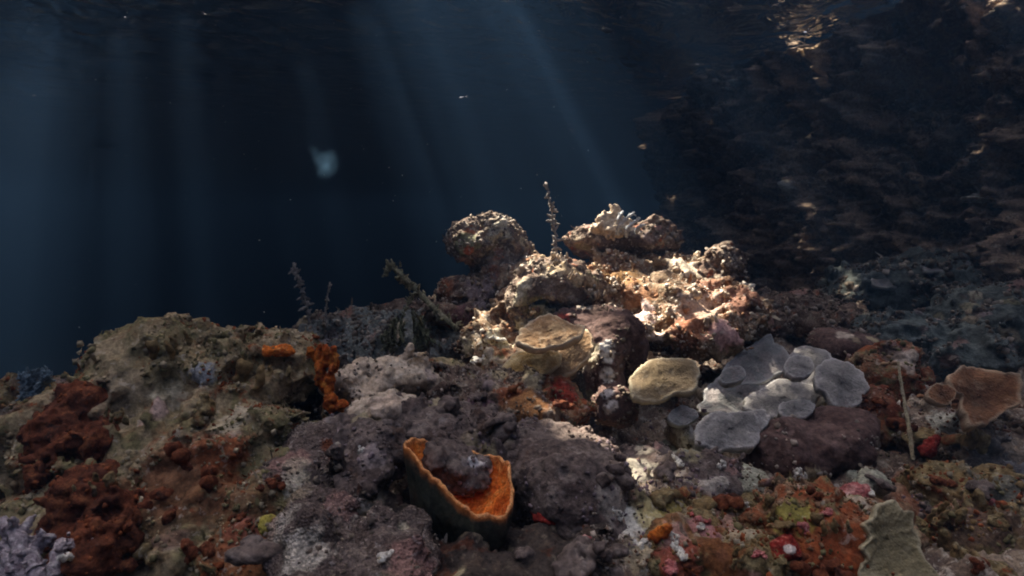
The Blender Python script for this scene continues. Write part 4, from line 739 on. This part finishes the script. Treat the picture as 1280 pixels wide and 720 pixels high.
dot_over('pink_crust', 'small pink crust', 'sponge', 'pink crusts in the bottom right', PK, [(880, 640), (1030, 645), (1000, 660), (950, 690), (840, 705), (1240, 620)], .4, .8)
# ================================================================== SMALL GROWTH ON EVERY SURFACE (uncountable turf and crust)
def turf():
    V = []; Q = []; C = []; o_ = 0
    PAL = {'tan_reef': [TAN, OLIVE, (.36, .3, .2), RUST], 'rusty_reef': [RUST, (.2, .12, .07), OLIVE, (.3, .2, .12)], 'mixed_rubble': [(.24, .18, .13), (.2, .09, .05), (.42, .36, .29), (.13, .1, .06), (.16, .11, .13)],
           'pale_crusted_reef': [(.5, .42, .32), (.3, .16, .09), (.62, .56, .48), (.2, .12, .08)], 'olive_brown_reef': [OLIVE, (.22, .14, .06), RUST, (.32, .28, .2)], 'wall_rock': [(.16, .12, .09), (.10, .11, .10), (.26, .22, .18)],
           'mauve_coral_skin': [MAUVE, (.22, .17, .18)], 'red_sponge_skin': [RUST, (.26, .08, .03)]}
    lobe = []
    for i in range(4):
        a = rng.normal(size=(8, 3)); lobe.append(a)
    cube = np.array([(x, y, z) for x in (-1, 1) for y in (-1, 1) for z in (-1, 1)], float) * .62
    cf = np.array([(0, 1, 3, 2), (4, 6, 7, 5), (0, 4, 5, 1), (2, 3, 7, 6), (0, 2, 6, 4), (1, 5, 7, 3)])
    for v, f, gr, mn in SURF:
        p = v[f]; n = np.cross(p[:, 2] - p[:, 0], p[:, 3] - p[:, 1]); ar = np.linalg.norm(n, axis=1) * .5; n = n / (2 * ar[:, None] + 1e-12)
        cc = p.mean(1); dist = np.linalg.norm(cc, axis=1); face = -(n * cc).sum(1) / dist
        wgt = ar * ((face > -.25) & (dist < 4.5)) / np.maximum(dist, .6) ** 1.6
        cnt = int(gr * wgt.sum() * 15000); cnt = min(cnt, 14000)
        if cnt < 3: continue
        i = rng.choice(len(f), cnt, p=wgt / wgt.sum()); u1, u2 = rng.random((2, cnt, 1))
        pos = (p[i, 0] * (1 - u1) + p[i, 1] * u1) * (1 - u2) + (p[i, 3] * (1 - u1) + p[i, 2] * u1) * u2
        nn_ = n[i]; pal = np.array(PAL.get(mn, [(.2, .16, .12), (.13, .1, .08), (.35, .3, .25)]))
        keep = perlin(pos * 9 + 5) > -.12; pos, nn_ = pos[keep], nn_[keep]; cnt = len(pos)
        # colour in drifts: pigment chosen by a noise field, not at random per piece
        key = np.clip(((perlin(pos * 14 + 2) * .9 + .5 + rng.normal(0, .16, cnt)) * len(pal)).astype(int), 0, len(pal) - 1)
        cl = pal[key] * rng.uniform(.6, 1.3, (cnt, 1))
        s = np.abs(rng.normal(0, 1, cnt)) * .0016 + .0010; s *= np.clip(np.linalg.norm(pos, axis=1) / 1.0, .6, 3.0)
        t1 = np.cross(nn_, rng.normal(size=(cnt, 3))); t1 /= np.linalg.norm(t1, axis=1)[:, None] + 1e-9; t2 = np.cross(nn_, t1)
        blade = rng.random(cnt) < .22
        k = np.where(~blade)[0]                                             # crumbs and nodules
        loc = cube[None] * (1 + rng.normal(0, .28, (len(k), 8, 3))) * (s[k][:, None, None]) * rng.uniform(.6, 1.5, (len(k), 1, 3))
        vv = pos[k][:, None] + loc[..., :1] * t1[k][:, None] + loc[..., 1:2] * t2[k][:, None] + (loc[..., 2:] + s[k][:, None, None] * .2) * nn_[k][:, None]
        V.append(vv.reshape(-1, 3)); Q.append((cf[None] + (np.arange(len(k)) * 8)[:, None, None]).reshape(-1, 4) + o_); C.append(np.repeat(cl[k], 8, 0)); o_ += len(k) * 8
        k = np.where(blade)[0]                                              # tiny fronds
        ln = s[k] * rng.uniform(1.2, 3, len(k)); d = nn_[k] + rng.normal(0, .45, (len(k), 3)) + [0, 0, .4]; d /= np.linalg.norm(d, axis=1)[:, None]
        wv_ = t1[k] * (s[k] * .55)[:, None]; b0 = pos[k]; mid = b0 + d * (ln * .55)[:, None]; tp = b0 + (d + rng.normal(0, .25, d.shape)) * ln[:, None]
        vv = np.stack([b0 - wv_ * .5, b0 + wv_ * .5, mid + wv_, mid - wv_, tp + wv_ * .3, tp - wv_ * .3], 1)
        fq = np.array([(0, 1, 2, 3), (3, 2, 4, 5)])
        V.append(vv.reshape(-1, 3)); Q.append((fq[None] + (np.arange(len(k)) * 6)[:, None, None]).reshape(-1, 4) + o_); C.append(np.repeat(cl[k], 6, 0)); o_ += len(k) * 6
    V = np.concatenate(V); Q = np.concatenate(Q); C = np.concatenate(C)
    m, n, l, b = nodes('turf_growth'); att = n.new('ShaderNodeAttribute'); att.attribute_name = 'Col'; l.new(att.outputs['Color'], b.inputs['Base Color']); b.inputs['Roughness'].default_value = .85; b.inputs['Specular IOR Level'].default_value = .1
    o = mesh_obj('reef_turf', V, Q, m, origin=(0, 0, -.42), col=np.concatenate([C, np.ones((len(C), 1))], 1)); tag(o, 'turf algae, crumbs and nodules crusting the reef', 'turf', kind='stuff')
    print('turf pieces', len(Q))
turf()

# ------------------------------------------------------------------ fine particles drifting in the water
def snow():
    k = 420; d = rng.uniform(.7, 3.4, k); px = rng.uniform(-40, 1320, k); py = rng.uniform(-20, 520, k)
    c = np.array([P(a, b_, e) for a, b_, e in zip(px, py, d)]); c = c[(c[:, 2] > -.2) & (c[:, 2] < ZS - .05)]; k = len(c)
    o6 = np.array([(1, 0, 0), (-1, 0, 0), (0, 1, 0), (0, -1, 0), (0, 0, 1), (0, 0, -1)], float); sz = rng.uniform(.0004, .0011, k)
    v = (c[:, None] + o6[None] * sz[:, None, None] * rng.uniform(.5, 1.6, (k, 1, 3))).reshape(-1, 3)
    f = np.array([(0, 2, 4), (2, 1, 4), (1, 3, 4), (3, 0, 4), (2, 0, 5), (1, 2, 5), (3, 1, 5), (0, 3, 5)])
    m, n, l, b = nodes('drifting_particle'); b.inputs['Base Color'].default_value = (.55, .55, .5, 1)
    o = mesh_obj('marine_snow', v, (f[None] + (np.arange(k) * 6)[:, None, None]).reshape(-1, 3), m, origin=(0, 1, 0)); tag(o, 'tiny pale particles drifting in the water', 'particles', kind='stuff')
snow()
